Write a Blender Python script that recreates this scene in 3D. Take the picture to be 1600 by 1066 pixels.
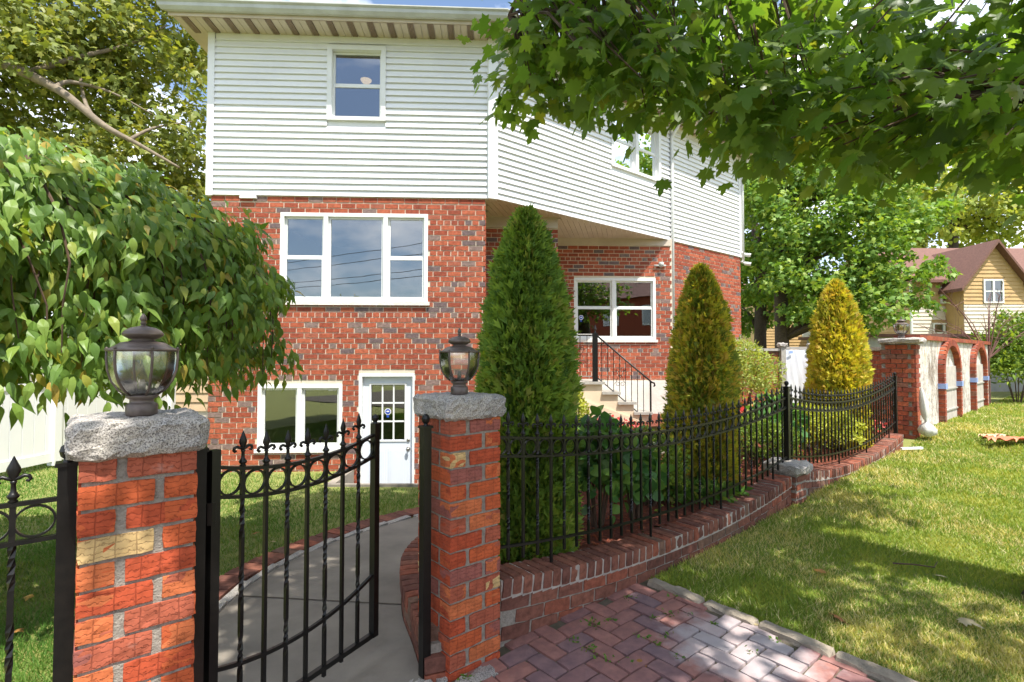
import bpy, math, random
import numpy as np
from mathutils import Vector, Matrix
random.seed(7); RNG = np.random.default_rng(11)
scene = bpy.context.scene
for _o in list(bpy.data.objects): bpy.data.objects.remove(_o)
C = scene.collection
R = math.radians
# ------------------------------------------------------------------ camera
CAMZ = 1.52; FPX = 800.0; PITCH = math.atan(22/800)
cam_d = bpy.data.cameras.new('camera'); cam = bpy.data.objects.new('camera', cam_d); C.objects.link(cam)
cam_d.sensor_width = 36.0; cam_d.lens = 18.0; cam_d.clip_end = 2000; cam_d.clip_start = 0.05
cam.location = (0, 0, CAMZ); cam.rotation_euler = (R(90)+PITCH, 0, 0)
scene.camera = cam
# ------------------------------------------------------------------ sky, sun, exposure
SUN_EL = R(64.5); SUN_PHI = R(33)
SDIR = Vector((math.cos(SUN_EL)*math.sin(SUN_PHI), -math.cos(SUN_EL)*math.cos(SUN_PHI), math.sin(SUN_EL)))
world = bpy.data.worlds.new('World'); scene.world = world; world.use_nodes = True
wn = world.node_tree; wn.nodes.clear()
w_out = wn.nodes.new('ShaderNodeOutputWorld'); w_bg = wn.nodes.new('ShaderNodeBackground')
w_sky = wn.nodes.new('ShaderNodeTexSky'); w_sky.sky_type = 'NISHITA'; w_sky.sun_disc = False
w_sky.sun_elevation = SUN_EL; w_sky.sun_rotation = math.atan2(SDIR.x, SDIR.y)
w_tc = wn.nodes.new('ShaderNodeTexCoord'); w_map = wn.nodes.new('ShaderNodeMapping'); w_map.inputs['Scale'].default_value = (1.6, 1.6, 3.4)
w_no = wn.nodes.new('ShaderNodeTexNoise'); w_no.inputs['Scale'].default_value = 2.1; w_no.inputs['Detail'].default_value = 8; w_no.inputs['Roughness'].default_value = 0.58
w_ra = wn.nodes.new('ShaderNodeValToRGB'); w_ra.color_ramp.elements[0].position = 0.44; w_ra.color_ramp.elements[1].position = 0.64
w_mx = wn.nodes.new('ShaderNodeMix'); w_mx.data_type = 'RGBA'; w_mx.inputs[7].default_value = (9.0, 9.2, 9.6, 1)
wn.links.new(w_tc.outputs['Generated'], w_map.inputs['Vector']); wn.links.new(w_map.outputs['Vector'], w_no.inputs['Vector'])
wn.links.new(w_no.outputs['Fac'], w_ra.inputs['Fac']); wn.links.new(w_ra.outputs['Color'], w_mx.inputs[0])
wn.links.new(w_sky.outputs['Color'], w_mx.inputs[6]); wn.links.new(w_mx.outputs[2], w_bg.inputs['Color'])
w_bg.inputs['Strength'].default_value = 0.135
wn.links.new(w_bg.outputs['Background'], w_out.inputs['Surface'])
sun_d = bpy.data.lights.new('sun', 'SUN'); sun_d.energy = 4.4; sun_d.angle = R(0.55); sun_d.color = (1.0, 0.95, 0.86)
sun = bpy.data.objects.new('sun', sun_d); C.objects.link(sun); sun.rotation_euler = SDIR.to_track_quat('Z', 'Y').to_euler()
scene.view_settings.view_transform = 'Standard'; scene.view_settings.look = 'None'
scene.view_settings.exposure = 0.95; scene.view_settings.gamma = 1.0
# ------------------------------------------------------------------ object helpers
W = {}
I4 = Matrix.Identity(4)
def tag(o, label=None, cat=None, group=None, kind=None):
    if label: o['label'] = label
    if cat: o['category'] = cat
    if group: o['group'] = group
    if kind: o['kind'] = kind
    return o
def link(name, data, parent=None, M=None, mat=None, kind=None, label=None):
    o = bpy.data.objects.new(name, data); C.objects.link(o)
    M = M or I4
    if parent is not None:
        o.parent = parent; o.matrix_parent_inverse = W[parent.name].inverted()
    o.matrix_basis = M; W[o.name] = M.copy()
    if mat is not None and data is not None:
        if len(data.materials) == 0: data.materials.append(mat)
    if kind: o['kind'] = kind
    if label: o['label'] = label
    return o
def thing(name, loc, label, cat, group=None):
    o = link(name, None, None, Matrix.Translation(Vector(loc))); o.empty_display_size = 0.1
    return tag(o, label, cat, group)
class MB:
    def __init__(s): s.v = []; s.f = []; s.r = []
    def add(s, vs, fs, rnd=None):
        b = len(s.v); s.v += [tuple(p) for p in vs]; s.f += [tuple(b+i for i in f) for f in fs]
        s.r += [random.random() if rnd is None else rnd]*len(vs)
        return s
    def obox(s, c, ax, ay, az, rnd=None):      # centre and three half-axis vectors
        c = Vector(c); ax = Vector(ax); ay = Vector(ay); az = Vector(az)
        vs = [c+ax*i+ay*j+az*k for k in (-1, 1) for j in (-1, 1) for i in (-1, 1)]
        return s.add(vs, [(0,2,3,1),(4,5,7,6),(0,1,5,4),(2,6,7,3),(0,4,6,2),(1,3,7,5)], rnd)
    def box(s, x0, x1, y0, y1, z0, z1, rnd=None):
        return s.obox(((x0+x1)/2, (y0+y1)/2, (z0+z1)/2), ((x1-x0)/2, 0, 0), (0, (y1-y0)/2, 0), (0, 0, (z1-z0)/2), rnd)
    def prism(s, poly, z0, z1):
        n = len(poly); zz0 = z0 if hasattr(z0, '__len__') else [z0]*n; zz1 = z1 if hasattr(z1, '__len__') else [z1]*n
        vs = [(p[0], p[1], zz0[i]) for i, p in enumerate(poly)]+[(p[0], p[1], zz1[i]) for i, p in enumerate(poly)]
        return s.add(vs, [tuple(reversed(range(n))), tuple(range(n, 2*n))]+[(i, (i+1) % n, (i+1) % n+n, i+n) for i in range(n)])
    def tube(s, path, rad, n=6, cap=True):
        path = [Vector(p) for p in path]; m = len(path); rr = rad if hasattr(rad, '__len__') else [rad]*m
        vs = []; prev = None
        for i, p in enumerate(path):
            t = (path[min(i+1, m-1)]-path[max(i-1, 0)]).normalized()
            if prev is None:
                a = Vector((0, 0, 1)) if abs(t.z) < 0.9 else Vector((1, 0, 0)); u = t.cross(a).normalized()
            else:
                u = (prev-t*prev.dot(t)).normalized()
            prev = u; w = t.cross(u)
            for k in range(n):
                an = 2*math.pi*k/n; vs.append(p+(u*math.cos(an)+w*math.sin(an))*rr[i])
        fs = [(i*n+k, i*n+(k+1) % n, (i+1)*n+(k+1) % n, (i+1)*n+k) for i in range(m-1) for k in range(n)]
        if cap: fs += [tuple(reversed(range(n))), tuple(range((m-1)*n, m*n))]
        return s.add(vs, fs)
    def lathe(s, prof, n=16, c=(0, 0, 0), ang0=0):
        vs = []; m = len(prof)
        for (r, z) in prof:
            for k in range(n):
                a = ang0+2*math.pi*k/n; vs.append((c[0]+r*math.cos(a), c[1]+r*math.sin(a), c[2]+z))
        fs = [(i*n+k, i*n+(k+1) % n, (i+1)*n+(k+1) % n, (i+1)*n+k) for i in range(m-1) for k in range(n)]
        fs += [tuple(reversed(range(n))), tuple(range((m-1)*n, m*n))]
        return s.add(vs, fs)
    def mesh(s, name, smooth=False):
        me = bpy.data.meshes.new(name); me.from_pydata(s.v, [], s.f); me.update()
        a = me.attributes.new('rnd', 'FLOAT', 'POINT'); a.data.foreach_set('value', np.array(s.r, dtype=np.float32))
        if smooth: me.polygons.foreach_set('use_smooth', [True]*len(me.polygons))
        return me
    def obj(s, name, mat, parent=None, smooth=False, kind=None, label=None):
        return link(name, s.mesh(name, smooth), parent, None, mat, kind, label)
def tri_mesh(name, V, T, rnd=None, smooth=False):
    V = np.asarray(V, np.float32); T = np.asarray(T, np.int32)
    me = bpy.data.meshes.new(name); k = T.shape[1]
    me.vertices.add(len(V)); me.vertices.foreach_set('co', V.ravel())
    me.loops.add(T.size); me.loops.foreach_set('vertex_index', T.ravel())
    me.polygons.add(len(T)); me.polygons.foreach_set('loop_start', np.arange(0, T.size, k, dtype=np.int32))
    try: me.polygons.foreach_set('loop_total', np.full(len(T), k, np.int32))
    except Exception: pass
    if smooth: me.polygons.foreach_set('use_smooth', np.ones(len(T), bool))
    me.update(calc_edges=True)
    if rnd is not None:
        a = me.attributes.new('rnd', 'FLOAT', 'POINT'); a.data.foreach_set('value', np.asarray(rnd, np.float32))
    return me
def proj(P):
    P = np.asarray(P, float).reshape(-1, 3); y = P[:, 1]; z = P[:, 2]-CAMZ; c, s = math.cos(PITCH), math.sin(PITCH)
    d = y*c+z*s
    return 800+FPX*P[:, 0]/d, 533-FPX*(-y*s+z*c)/d, d
def at(u, v, Y):       # point of the place on a sight line at distance Y
    a = (u-800)/FPX; b = (533-v)/FPX; c, s = math.cos(PITCH), math.sin(PITCH)
    dy = c-b*s; dz = s+b*c
    return Vector((a*Y/dy, Y, CAMZ+dz*Y/dy))
# ------------------------------------------------------------------ materials
def newmat(name):
    m = bpy.data.materials.new(name); m.use_nodes = True; nt = m.node_tree
    return m, nt, nt.nodes['Principled BSDF']
def nd(nt, t, **kw):
    n = nt.nodes.new(t)
    for k, v in kw.items(): setattr(n, k, v)
    return n
def ramp(nt, stops, interp='LINEAR'):
    n = nt.nodes.new('ShaderNodeValToRGB'); cr = n.color_ramp; cr.interpolation = interp
    while len(cr.elements) < len(stops): cr.elements.new(0.5)
    for e, (p, c) in zip(cr.elements, stops): e.position = p; e.color = (c[0], c[1], c[2], 1)
    return n
def rnd_val(nt):       # one number per piece: stored attribute plus the object's own random number
    a = nd(nt, 'ShaderNodeAttribute', attribute_name='rnd'); o = nd(nt, 'ShaderNodeObjectInfo')
    ad = nd(nt, 'ShaderNodeMath', operation='ADD'); fr = nd(nt, 'ShaderNodeMath', operation='FRACT')
    nt.links.new(a.outputs['Fac'], ad.inputs[0]); nt.links.new(o.outputs['Random'], ad.inputs[1]); nt.links.new(ad.outputs[0], fr.inputs[0])
    return fr
def mixc(nt, fac, a, b, mode='MIX'):
    m = nd(nt, 'ShaderNodeMix', data_type='RGBA', blend_type=mode)
    for sock, val in ((0, fac), (6, a), (7, b)):
        if isinstance(val, (int, float)): m.inputs[sock].default_value = val
        elif isinstance(val, tuple): m.inputs[sock].default_value = (val[0], val[1], val[2], 1)
        else: nt.links.new(val, m.inputs[sock])
    return m.outputs[2]
def noise(nt, scale, detail=4, rough=0.55, vec=None):
    n = nd(nt, 'ShaderNodeTexNoise'); n.inputs['Scale'].default_value = scale; n.inputs['Detail'].default_value = detail; n.inputs['Roughness'].default_value = rough
    if vec is not None: nt.links.new(vec, n.inputs['Vector'])
    return n
def coords(nt, world=True):
    if world: return nd(nt, 'ShaderNodeNewGeometry').outputs['Position']
    return nd(nt, 'ShaderNodeTexCoord').outputs['Object']
def bump(nt, bs, h, strength=0.3, dist=0.01):
    b = nd(nt, 'ShaderNodeBump'); b.inputs['Strength'].default_value = strength; b.inputs['Distance'].default_value = dist
    nt.links.new(h, b.inputs['Height']); nt.links.new(b.outputs['Normal'], bs.inputs['Normal'])
def plain(name, c1, c2=None, scale=6, rough=0.6, bs=0.15, bscale=60, metal=0, spec=0.5, dist=0.004):
    m, nt, b = newmat(name); v = coords(nt)
    b.inputs['Roughness'].default_value = rough; b.inputs['Metallic'].default_value = metal; b.inputs['Specular IOR Level'].default_value = spec
    if c2 is None: c2 = tuple(x*0.8 for x in c1)
    n = noise(nt, scale, 5, 0.6, v); r = ramp(nt, [(0.35, c1), (0.68, c2)])
    nt.links.new(n.outputs['Fac'], r.inputs['Fac']); nt.links.new(r.outputs['Color'], b.inputs['Base Color'])
    if bs: n2 = noise(nt, bscale, 3, 0.6, v); bump(nt, b, n2.outputs['Fac'], bs, dist)
    return m
def brick_mat(name, stops, streak=True, dist=0.003, bs=0.5):
    m, nt, b = newmat(name); v = coords(nt); rv = rnd_val(nt)
    r = ramp(nt, stops, 'CONSTANT'); nt.links.new(rv.outputs[0], r.inputs['Fac'])
    n = noise(nt, 26, 5, 0.65, v); n3 = noise(nt, 130, 3, 0.6, v)
    rr = ramp(nt, [(0.3, (0.62, 0.6, 0.58)), (0.62, (1.18, 1.15, 1.12))]); nt.links.new(n.outputs['Fac'], rr.inputs['Fac'])
    col = mixc(nt, 1.0, r.outputs['Color'], rr.outputs['Color'], 'MULTIPLY')
    nt.links.new(col, b.inputs['Base Color']); b.inputs['Roughness'].default_value = 0.85; b.inputs['Specular IOR Level'].default_value = 0.25
    h = n3.outputs['Fac']
    if streak:      # scored, wavy wire-cut face
        tc = nd(nt, 'ShaderNodeTexCoord'); mp = nd(nt, 'ShaderNodeMapping'); mp.inputs['Scale'].default_value = (1, 1, 7)
        nt.links.new(v, mp.inputs['Vector']); wv = noise(nt, 16, 3, 0.5, mp.outputs['Vector'])
        ad = nd(nt, 'ShaderNodeMath', operation='MULTIPLY_ADD'); ad.inputs[1].default_value = 1.6
        nt.links.new(wv.outputs['Fac'], ad.inputs[0]); nt.links.new(n3.outputs['Fac'], ad.inputs[2]); h = ad.outputs[0]
    bump(nt, b, h, bs, dist)
    return m
RED = [(0, (0.36, 0.094, 0.050)), (0.2, (0.30, 0.072, 0.040)), (0.42, (0.40, 0.112, 0.060)), (0.62, (0.27, 0.068, 0.040)), (0.78, (0.33, 0.105, 0.065)), (0.86, (0.15, 0.108, 0.11)), (0.93, (0.22, 0.155, 0.14))]
PILR = [(0, (0.50, 0.105, 0.035)), (0.25, (0.42, 0.075, 0.03)), (0.48, (0.54, 0.15, 0.055)), (0.70, (0.38, 0.10, 0.055)), (0.88, (0.30, 0.10, 0.08)), (0.965, (0.60, 0.42, 0.19))]
KERBR = [(0, (0.20, 0.082, 0.058)), (0.25, (0.155, 0.066, 0.05)), (0.5, (0.235, 0.095, 0.064)), (0.75, (0.27, 0.088, 0.054)), (0.9, (0.18, 0.105, 0.075))]
M_brick = brick_mat('house_brick', RED)
def pillar_brick():
    m, nt, b = newmat('pillar_brick'); rv = rnd_val(nt); g = nd(nt, 'ShaderNodeNewGeometry').outputs['Position']
    tc = nd(nt, 'ShaderNodeTexCoord'); v = tc.outputs['Object']
    r = ramp(nt, PILR, 'CONSTANT'); nt.links.new(rv.outputs[0], r.inputs['Fac'])
    n = noise(nt, 22, 5, 0.65, g); rr = ramp(nt, [(0.3, (0.7, 0.68, 0.66)), (0.62, (1.15, 1.12, 1.1))]); nt.links.new(n.outputs['Fac'], rr.inputs['Fac'])
    col = mixc(nt, 1.0, r.outputs['Color'], rr.outputs['Color'], 'MULTIPLY')
    # wavy scored lines along the brick and straight scores across it
    mp = nd(nt, 'ShaderNodeMapping'); mp.inputs['Scale'].default_value = (1, 1, 1)
    oi = nd(nt, 'ShaderNodeObjectInfo'); cx = nd(nt, 'ShaderNodeCombineXYZ'); nt.links.new(oi.outputs['Random'], cx.inputs[2])
    nt.links.new(v, mp.inputs['Vector'])
    wz = nd(nt, 'ShaderNodeTexWave', wave_type='BANDS', bands_direction='Z'); wz.inputs['Scale'].default_value = 17; wz.inputs['Distortion'].default_value = 5.5; wz.inputs['Detail'].default_value = 2.5; wz.inputs['Detail Scale'].default_value = 4.5
    va = nd(nt, 'ShaderNodeVectorMath', operation='ADD'); nt.links.new(mp.outputs['Vector'], va.inputs[0]); nt.links.new(cx.outputs[0], va.inputs[1]); nt.links.new(va.outputs[0], wz.inputs['Vector'])
    r1 = ramp(nt, [(0.0, (0, 0, 0)), (0.13, (1, 1, 1))]); nt.links.new(wz.outputs['Fac'], r1.inputs['Fac'])
    wx = nd(nt, 'ShaderNodeTexWave', wave_type='BANDS', bands_direction='X'); wx.inputs['Scale'].default_value = 6.1; wx.inputs['Distortion'].default_value = 1.6; nt.links.new(mp.outputs['Vector'], wx.inputs['Vector'])
    r2 = ramp(nt, [(0.0, (0, 0, 0)), (0.02, (1, 1, 1))]); nt.links.new(wx.outputs['Fac'], r2.inputs['Fac'])
    lines = mixc(nt, 1.0, r1.outputs['Color'], r2.outputs['Color'], 'MULTIPLY')
    dk = mixc(nt, lines, (0.66, 0.62, 0.62), (1, 1, 1)); col2 = mixc(nt, 1.0, col, dk, 'MULTIPLY')
    # pale lime bloom in patches
    n4 = noise(nt, 9, 4, 0.6, g); r4 = ramp(nt, [(0.66, (0, 0, 0)), (0.80, (0.5, 0.5, 0.5))]); nt.links.new(n4.outputs['Fac'], r4.inputs['Fac'])
    col3 = mixc(nt, r4.outputs['Color'], col2, (0.55, 0.42, 0.36))
    nt.links.new(col3, b.inputs['Base Color']); b.inputs['Roughness'].default_value = 0.8; b.inputs['Specular IOR Level'].default_value = 0.3
    n5 = noise(nt, 120, 3, 0.6, g); ad = nd(nt, 'ShaderNodeMath', operation='MULTIPLY_ADD'); ad.inputs[1].default_value = 0.5
    nt.links.new(n5.outputs['Fac'], ad.inputs[0]); nt.links.new(lines, ad.inputs[2]); bump(nt, b, ad.outputs[0], 0.6, 0.003)
    return m
M_pbrick = pillar_brick()
M_kbrick = brick_mat('kerb_brick', KERBR)
M_oldbrick = brick_mat('garden_brick', [(0, (0.30, 0.075, 0.04)), (0.3, (0.36, 0.10, 0.05)), (0.6, (0.26, 0.07, 0.045)), (0.85, (0.22, 0.10, 0.07))])
M_mortar = plain('mortar', (0.72, 0.62, 0.50), (0.62, 0.53, 0.42), 9, 0.95, 0.4, 150)
M_gmortar = plain('grey_mortar', (0.37, 0.33, 0.28), (0.22, 0.195, 0.165), 40, 0.95, 0.9, 160, dist=0.008)
M_jmortar = plain('joint_mortar', (0.48, 0.425, 0.375), (0.30, 0.265, 0.235), 12, 0.95, 0.5, 120)
M_white = plain('white_vinyl', (0.80, 0.81, 0.82), (0.76, 0.77, 0.79), 2, 0.45, 0.05, 30)
M_frame = plain('white_frame', (0.78, 0.79, 0.78), (0.72, 0.73, 0.71), 3, 0.4, 0.04, 40)
M_soffit = plain('cream_soffit', (0.58, 0.50, 0.41), (0.50, 0.42, 0.34), 3, 0.6, 0.05, 30)
M_gutter = plain('gutter_metal', (0.50, 0.52, 0.50), (0.40, 0.41, 0.38), 4, 0.45, 0.05, 30)
M_door = plain('painted_door', (0.66, 0.71, 0.77), (0.62, 0.67, 0.74), 3, 0.4, 0.03, 30)
M_iron = plain('black_iron', (0.005, 0.005, 0.005), (0.010, 0.009, 0.008), 30, 0.36, 0.25, 180, spec=0.4, dist=0.0015)
M_bronze = plain('bronze_paint', (0.10, 0.076, 0.062), (0.15, 0.115, 0.10), 25, 0.42, 0.2, 160, metal=0.25, dist=0.001)
M_conc = plain('concrete_path', (0.28, 0.245, 0.20), (0.20, 0.175, 0.145), 3.2, 0.9, 0.35, 220)
M_stucco = plain('white_stucco', (0.74, 0.71, 0.66), (0.66, 0.62, 0.56), 3, 0.9, 0.6, 28, dist=0.012)
M_cream = plain('cream_stucco', (0.70, 0.58, 0.42), (0.62, 0.50, 0.36), 3, 0.9, 0.35, 60)
M_slate = plain('step_stone', (0.40, 0.38, 0.34), (0.30, 0.28, 0.25), 12, 0.8, 0.3, 90)
M_bark = plain('bark', (0.085, 0.062, 0.045), (0.045, 0.034, 0.026), 18, 0.95, 0.9, 40, dist=0.02)
M_twig = plain('twig', (0.11, 0.065, 0.04), (0.07, 0.045, 0.03), 18, 0.9, 0.3, 60)
M_knob = plain('nickel', (0.45, 0.43, 0.39), (0.38, 0.36, 0.33), 10, 0.25, 0, 10, metal=0.9)
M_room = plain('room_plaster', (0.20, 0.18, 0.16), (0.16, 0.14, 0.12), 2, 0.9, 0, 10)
M_blue = plain('blue_sticker', (0.02, 0.07, 0.42), (0.02, 0.06, 0.36), 5, 0.4, 0, 10)
M_wht = plain('white_print', (0.8, 0.8, 0.8), (0.78, 0.78, 0.78), 5, 0.5, 0, 10)
M_shingle = plain('brown_shingle', (0.19, 0.095, 0.072), (0.13, 0.066, 0.052), 14, 0.9, 0.5, 40)
M_mulch = plain('red_mulch', (0.24, 0.060, 0.030), (0.12, 0.034, 0.020), 30, 0.95, 1.0, 70, dist=0.03)
M_soil = plain('lawn_soil', (0.25, 0.25, 0.07), (0.16, 0.19, 0.045), 8, 0.95, 0.6, 60, dist=0.02)
def granite_mat():
    m, nt, b = newmat('granite'); v = coords(nt)
    n = noise(nt, 210, 3, 0.75, v); r = ramp(nt, [(0.38, (0.09, 0.085, 0.085)), (0.47, (0.36, 0.335, 0.31)), (0.60, (0.62, 0.59, 0.55))]); nt.links.new(n.outputs['Fac'], r.inputs['Fac'])
    n2 = noise(nt, 7, 5, 0.6, v); r2 = ramp(nt, [(0.35, (0.72, 0.72, 0.74)), (0.65, (1.08, 1.04, 0.98))]); nt.links.new(n2.outputs['Fac'], r2.inputs['Fac'])
    nt.links.new(mixc(nt, 1.0, r.outputs['Color'], r2.outputs['Color'], 'MULTIPLY'), b.inputs['Base Color'])
    b.inputs['Roughness'].default_value = 0.75
    n3 = noise(nt, 55, 5, 0.7, v); bump(nt, b, n3.outputs['Fac'], 0.8, 0.012)
    return m
M_granite = granite_mat()
M_kstone = plain('kerb_stone', (0.36, 0.30, 0.23), (0.20, 0.17, 0.135), 9, 0.9, 0.7, 60, dist=0.01)
def glass_mat(name, refl=0.45, tint=(0.75, 0.8, 0.8), rough=0.0):
    m = bpy.data.materials.new(name); m.use_nodes = True; nt = m.node_tree; nt.nodes.clear()
    o = nd(nt, 'ShaderNodeOutputMaterial'); t = nd(nt, 'ShaderNodeBsdfTransparent'); g = nd(nt, 'ShaderNodeBsdfGlossy'); mx = nd(nt, 'ShaderNodeMixShader')
    t.inputs['Color'].default_value = tint+(1,); g.inputs['Roughness'].default_value = rough; g.inputs['Color'].default_value = (0.95, 0.97, 1, 1)
    lw = nd(nt, 'ShaderNodeFresnel'); lw.inputs['IOR'].default_value = 1.5
    ma = nd(nt, 'ShaderNodeMath', operation='ADD'); ma.use_clamp = True; ma.inputs[1].default_value = refl; nt.links.new(lw.outputs[0], ma.inputs[0])
    n = noise(nt, 1.2, 2, 0.5, coords(nt)); bp = nd(nt, 'ShaderNodeBump'); bp.inputs['Strength'].default_value = 0.05; bp.inputs['Distance'].default_value = 0.02
    nt.links.new(n.outputs['Fac'], bp.inputs['Height']); nt.links.new(bp.outputs['Normal'], g.inputs['Normal'])
    nt.links.new(ma.outputs[0], mx.inputs[0]); nt.links.new(t.outputs[0], mx.inputs[1]); nt.links.new(g.outputs[0], mx.inputs[2]); nt.links.new(mx.outputs[0], o.inputs['Surface'])
    return m
M_glass = glass_mat('window_glass', 0.15, (0.6, 0.63, 0.62))
M_lampglass = glass_mat('lantern_glass', 0.16, (0.90, 0.90, 0.82), 0.12)
def leaf_mat(name, stops, transl=0.35, rough=0.45, tcol=None, spec=0.35):
    m = bpy.data.materials.new(name); m.use_nodes = True; nt = m.node_tree; b = nt.nodes['Principled BSDF']; o = nt.nodes['Material Output']
    rv = rnd_val(nt); r = ramp(nt, stops); nt.links.new(rv.outputs[0], r.inputs['Fac'])
    nt.links.new(r.outputs['Color'], b.inputs['Base Color']); b.inputs['Roughness'].default_value = rough; b.inputs['Specular IOR Level'].default_value = spec
    t = nd(nt, 'ShaderNodeBsdfTranslucent'); tc = mixc(nt, 1.0, r.outputs['Color'], tcol or (1.5, 1.35, 0.5), 'MULTIPLY'); nt.links.new(tc, t.inputs['Color'])
    mx = nd(nt, 'ShaderNodeMixShader'); mx.inputs[0].default_value = transl
    nt.links.new(b.outputs[0], mx.inputs[1]); nt.links.new(t.outputs[0], mx.inputs[2]); nt.links.new(mx.outputs[0], o.inputs['Surface'])
    return m
M_maple = leaf_mat('maple_leaf', [(0, (0.09, 0.17, 0.035)), (0.5, (0.135, 0.22, 0.045)), (0.93, (0.18, 0.26, 0.05)), (1, (0.26, 0.27, 0.05))], 0.55, 0.4, tcol=(1.65, 1.7, 0.55))
M_weep = leaf_mat('weeping_leaf', [(0, (0.11, 0.21, 0.04)), (0.5, (0.18, 0.30, 0.055)), (0.86, (0.25, 0.36, 0.07)), (0.95, (0.38, 0.38, 0.06)), (1, (0.42, 0.30, 0.06))], 0.4, 0.42, spec=0.4)
M_plane = leaf_mat('plane_leaf', [(0, (0.15, 0.20, 0.045)), (0.6, (0.23, 0.28, 0.06)), (1, (0.33, 0.33, 0.08))], 0.4, 0.5)
M_backl = leaf_mat('green_leaf', [(0, (0.11, 0.22, 0.04)), (0.6, (0.20, 0.34, 0.06)), (1, (0.34, 0.43, 0.08))], 0.4, 0.5)
M_pale = leaf_mat('pale_leaf', [(0, (0.22, 0.30, 0.07)), (0.6, (0.32, 0.39, 0.09)), (1, (0.42, 0.44, 0.13))], 0.45, 0.5)
M_arbG = leaf_mat('arborvitae_green', [(0, (0.07, 0.15, 0.025)), (0.5, (0.15, 0.26, 0.04)), (0.8, (0.26, 0.38, 0.05)), (1, (0.34, 0.33, 0.08))], 0.3, 0.6)
M_arbY = leaf_mat('arborvitae_gold', [(0, (0.24, 0.27, 0.035)), (0.4, (0.47, 0.47, 0.05)), (0.8, (0.66, 0.61, 0.07)), (1, (0.54, 0.36, 0.09))], 0.35, 0.6)
M_arbM = leaf_mat('arborvitae_mixed', [(0, (0.17, 0.24, 0.035)), (0.45, (0.35, 0.39, 0.05)), (0.8, (0.60, 0.56, 0.06)), (1, (0.50, 0.33, 0.08))], 0.35, 0.6)
M_box = leaf_mat('boxwood_leaf', [(0, (0.10, 0.18, 0.03)), (0.5, (0.18, 0.29, 0.045)), (1, (0.34, 0.43, 0.06))], 0.35, 0.4)
M_gold = leaf_mat('golden_leaf', [(0, (0.26, 0.33, 0.04)), (1, (0.55, 0.56, 0.07))], 0.3, 0.5)
M_herb = leaf_mat('herb_leaf', [(0, (0.06, 0.16, 0.045)), (0.6, (0.10, 0.24, 0.055)), (1, (0.20, 0.33, 0.06))], 0.3, 0.4)
M_petal = leaf_mat('flower_petal', [(0, (0.55, 0.03, 0.03)), (0.5, (0.62, 0.06, 0.05)), (0.8, (0.65, 0.12, 0.14)), (1, (0.68, 0.30, 0.06))], 0.3, 0.5, tcol=(1, 1, 1))
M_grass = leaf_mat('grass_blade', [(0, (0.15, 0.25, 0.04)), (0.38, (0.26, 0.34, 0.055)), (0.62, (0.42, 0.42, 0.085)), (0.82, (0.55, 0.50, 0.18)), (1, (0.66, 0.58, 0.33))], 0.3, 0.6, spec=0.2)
M_shadegrass = leaf_mat('yard_grass_blade', [(0, (0.065, 0.15, 0.025)), (0.5, (0.10, 0.21, 0.035)), (0.85, (0.16, 0.25, 0.045)), (1, (0.28, 0.28, 0.08))], 0.3, 0.6, spec=0.2)  # darker, greener copy of the lawn blades; the yard's shade is in the colour
M_dryleaf = leaf_mat('fallen_leaf', [(0, (0.30, 0.13, 0.04)), (0.5, (0.42, 0.26, 0.06)), (1, (0.45, 0.38, 0.24))], 0.2, 0.7)
# ------------------------------------------------------------------ lines of the place
DF = Vector((0.769, 0.639, 0)); NF = Vector((-0.639, 0.769, 0)); UP = Vector((0, 0, 1))
F0 = Vector((-0.054, 2.714, 0))                  # foot of the low wall where it meets the gate pillar
def FS(s, t=0, z=0): return F0+DF*s+NF*t+UP*z    # along the fence line, t = back into the garden
def ss(a, b, x):
    x = np.clip((x-a)/(b-a), 0, 1); return x*x*(3-2*x)
def fence_st(x, y): return (x-F0.x)*DF.x+(y-F0.y)*DF.y, (x-F0.x)*NF.x+(y-F0.y)*NF.y
def gz(x, y):                                    # ground height
    x = np.asarray(x, float); y = np.asarray(y, float)
    s, t = fence_st(x, y)
    yard = -0.20*ss(2.6, 6.9, y)
    lawn = 0.17*ss(0.8, 7.0, s)+0.21*ss(7.0, 9.0, s)+0.05*ss(9, 20, s)
    inside = ss(-0.10, 0.25, t)*(1-ss(7.2, 8.0, s))
    front = lawn*(1-inside)+(0.10*ss(0, 6, s))*inside
    w = ss(-0.9, 0.3, x)
    near = yard*(1-w)+front*w
    return near*(1-0.0*x)
WELL = (-2.36, -1.16, 6.86, 8.10)
# path outline (left edge, right edge)
PATH_L = [(-1.22, 1.75), (-1.55, 2.35), (-1.72, 3.0), (-1.74, 3.6), (-1.56, 4.3), (-1.15, 5.05), (-0.55, 5.75), (0.3, 6.5), (1.3, 7.4), (2.3, 8.6)]
PATH_R = [(-0.42, 2.45), (-0.52, 2.72), (-0.66, 3.1), (-0.72, 3.55), (-0.58, 4.05), (-0.25, 4.6), (0.25, 5.2), (1.0, 5.95), (2.0, 6.9), (3.1, 8.2)]
def spline(pts, n):
    pts = [Vector(p) for p in pts]; out = []; m = len(pts)
    for i in range(m-1):
        p0, p1, p2, p3 = pts[max(i-1, 0)], pts[i], pts[i+1], pts[min(i+2, m-1)]
        for k in range(n):
            t = k/n; out.append(0.5*((2*p1)+(p2-p0)*t+(2*p0-5*p1+4*p2-p3)*t*t+(3*p1-p0-3*p2+p3)*t*t*t))
    out.append(pts[-1]); return out
PL = spline([p+(0,) for p in PATH_L], 6); PR = spline([p+(0,) for p in PATH_R], 6)
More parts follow.
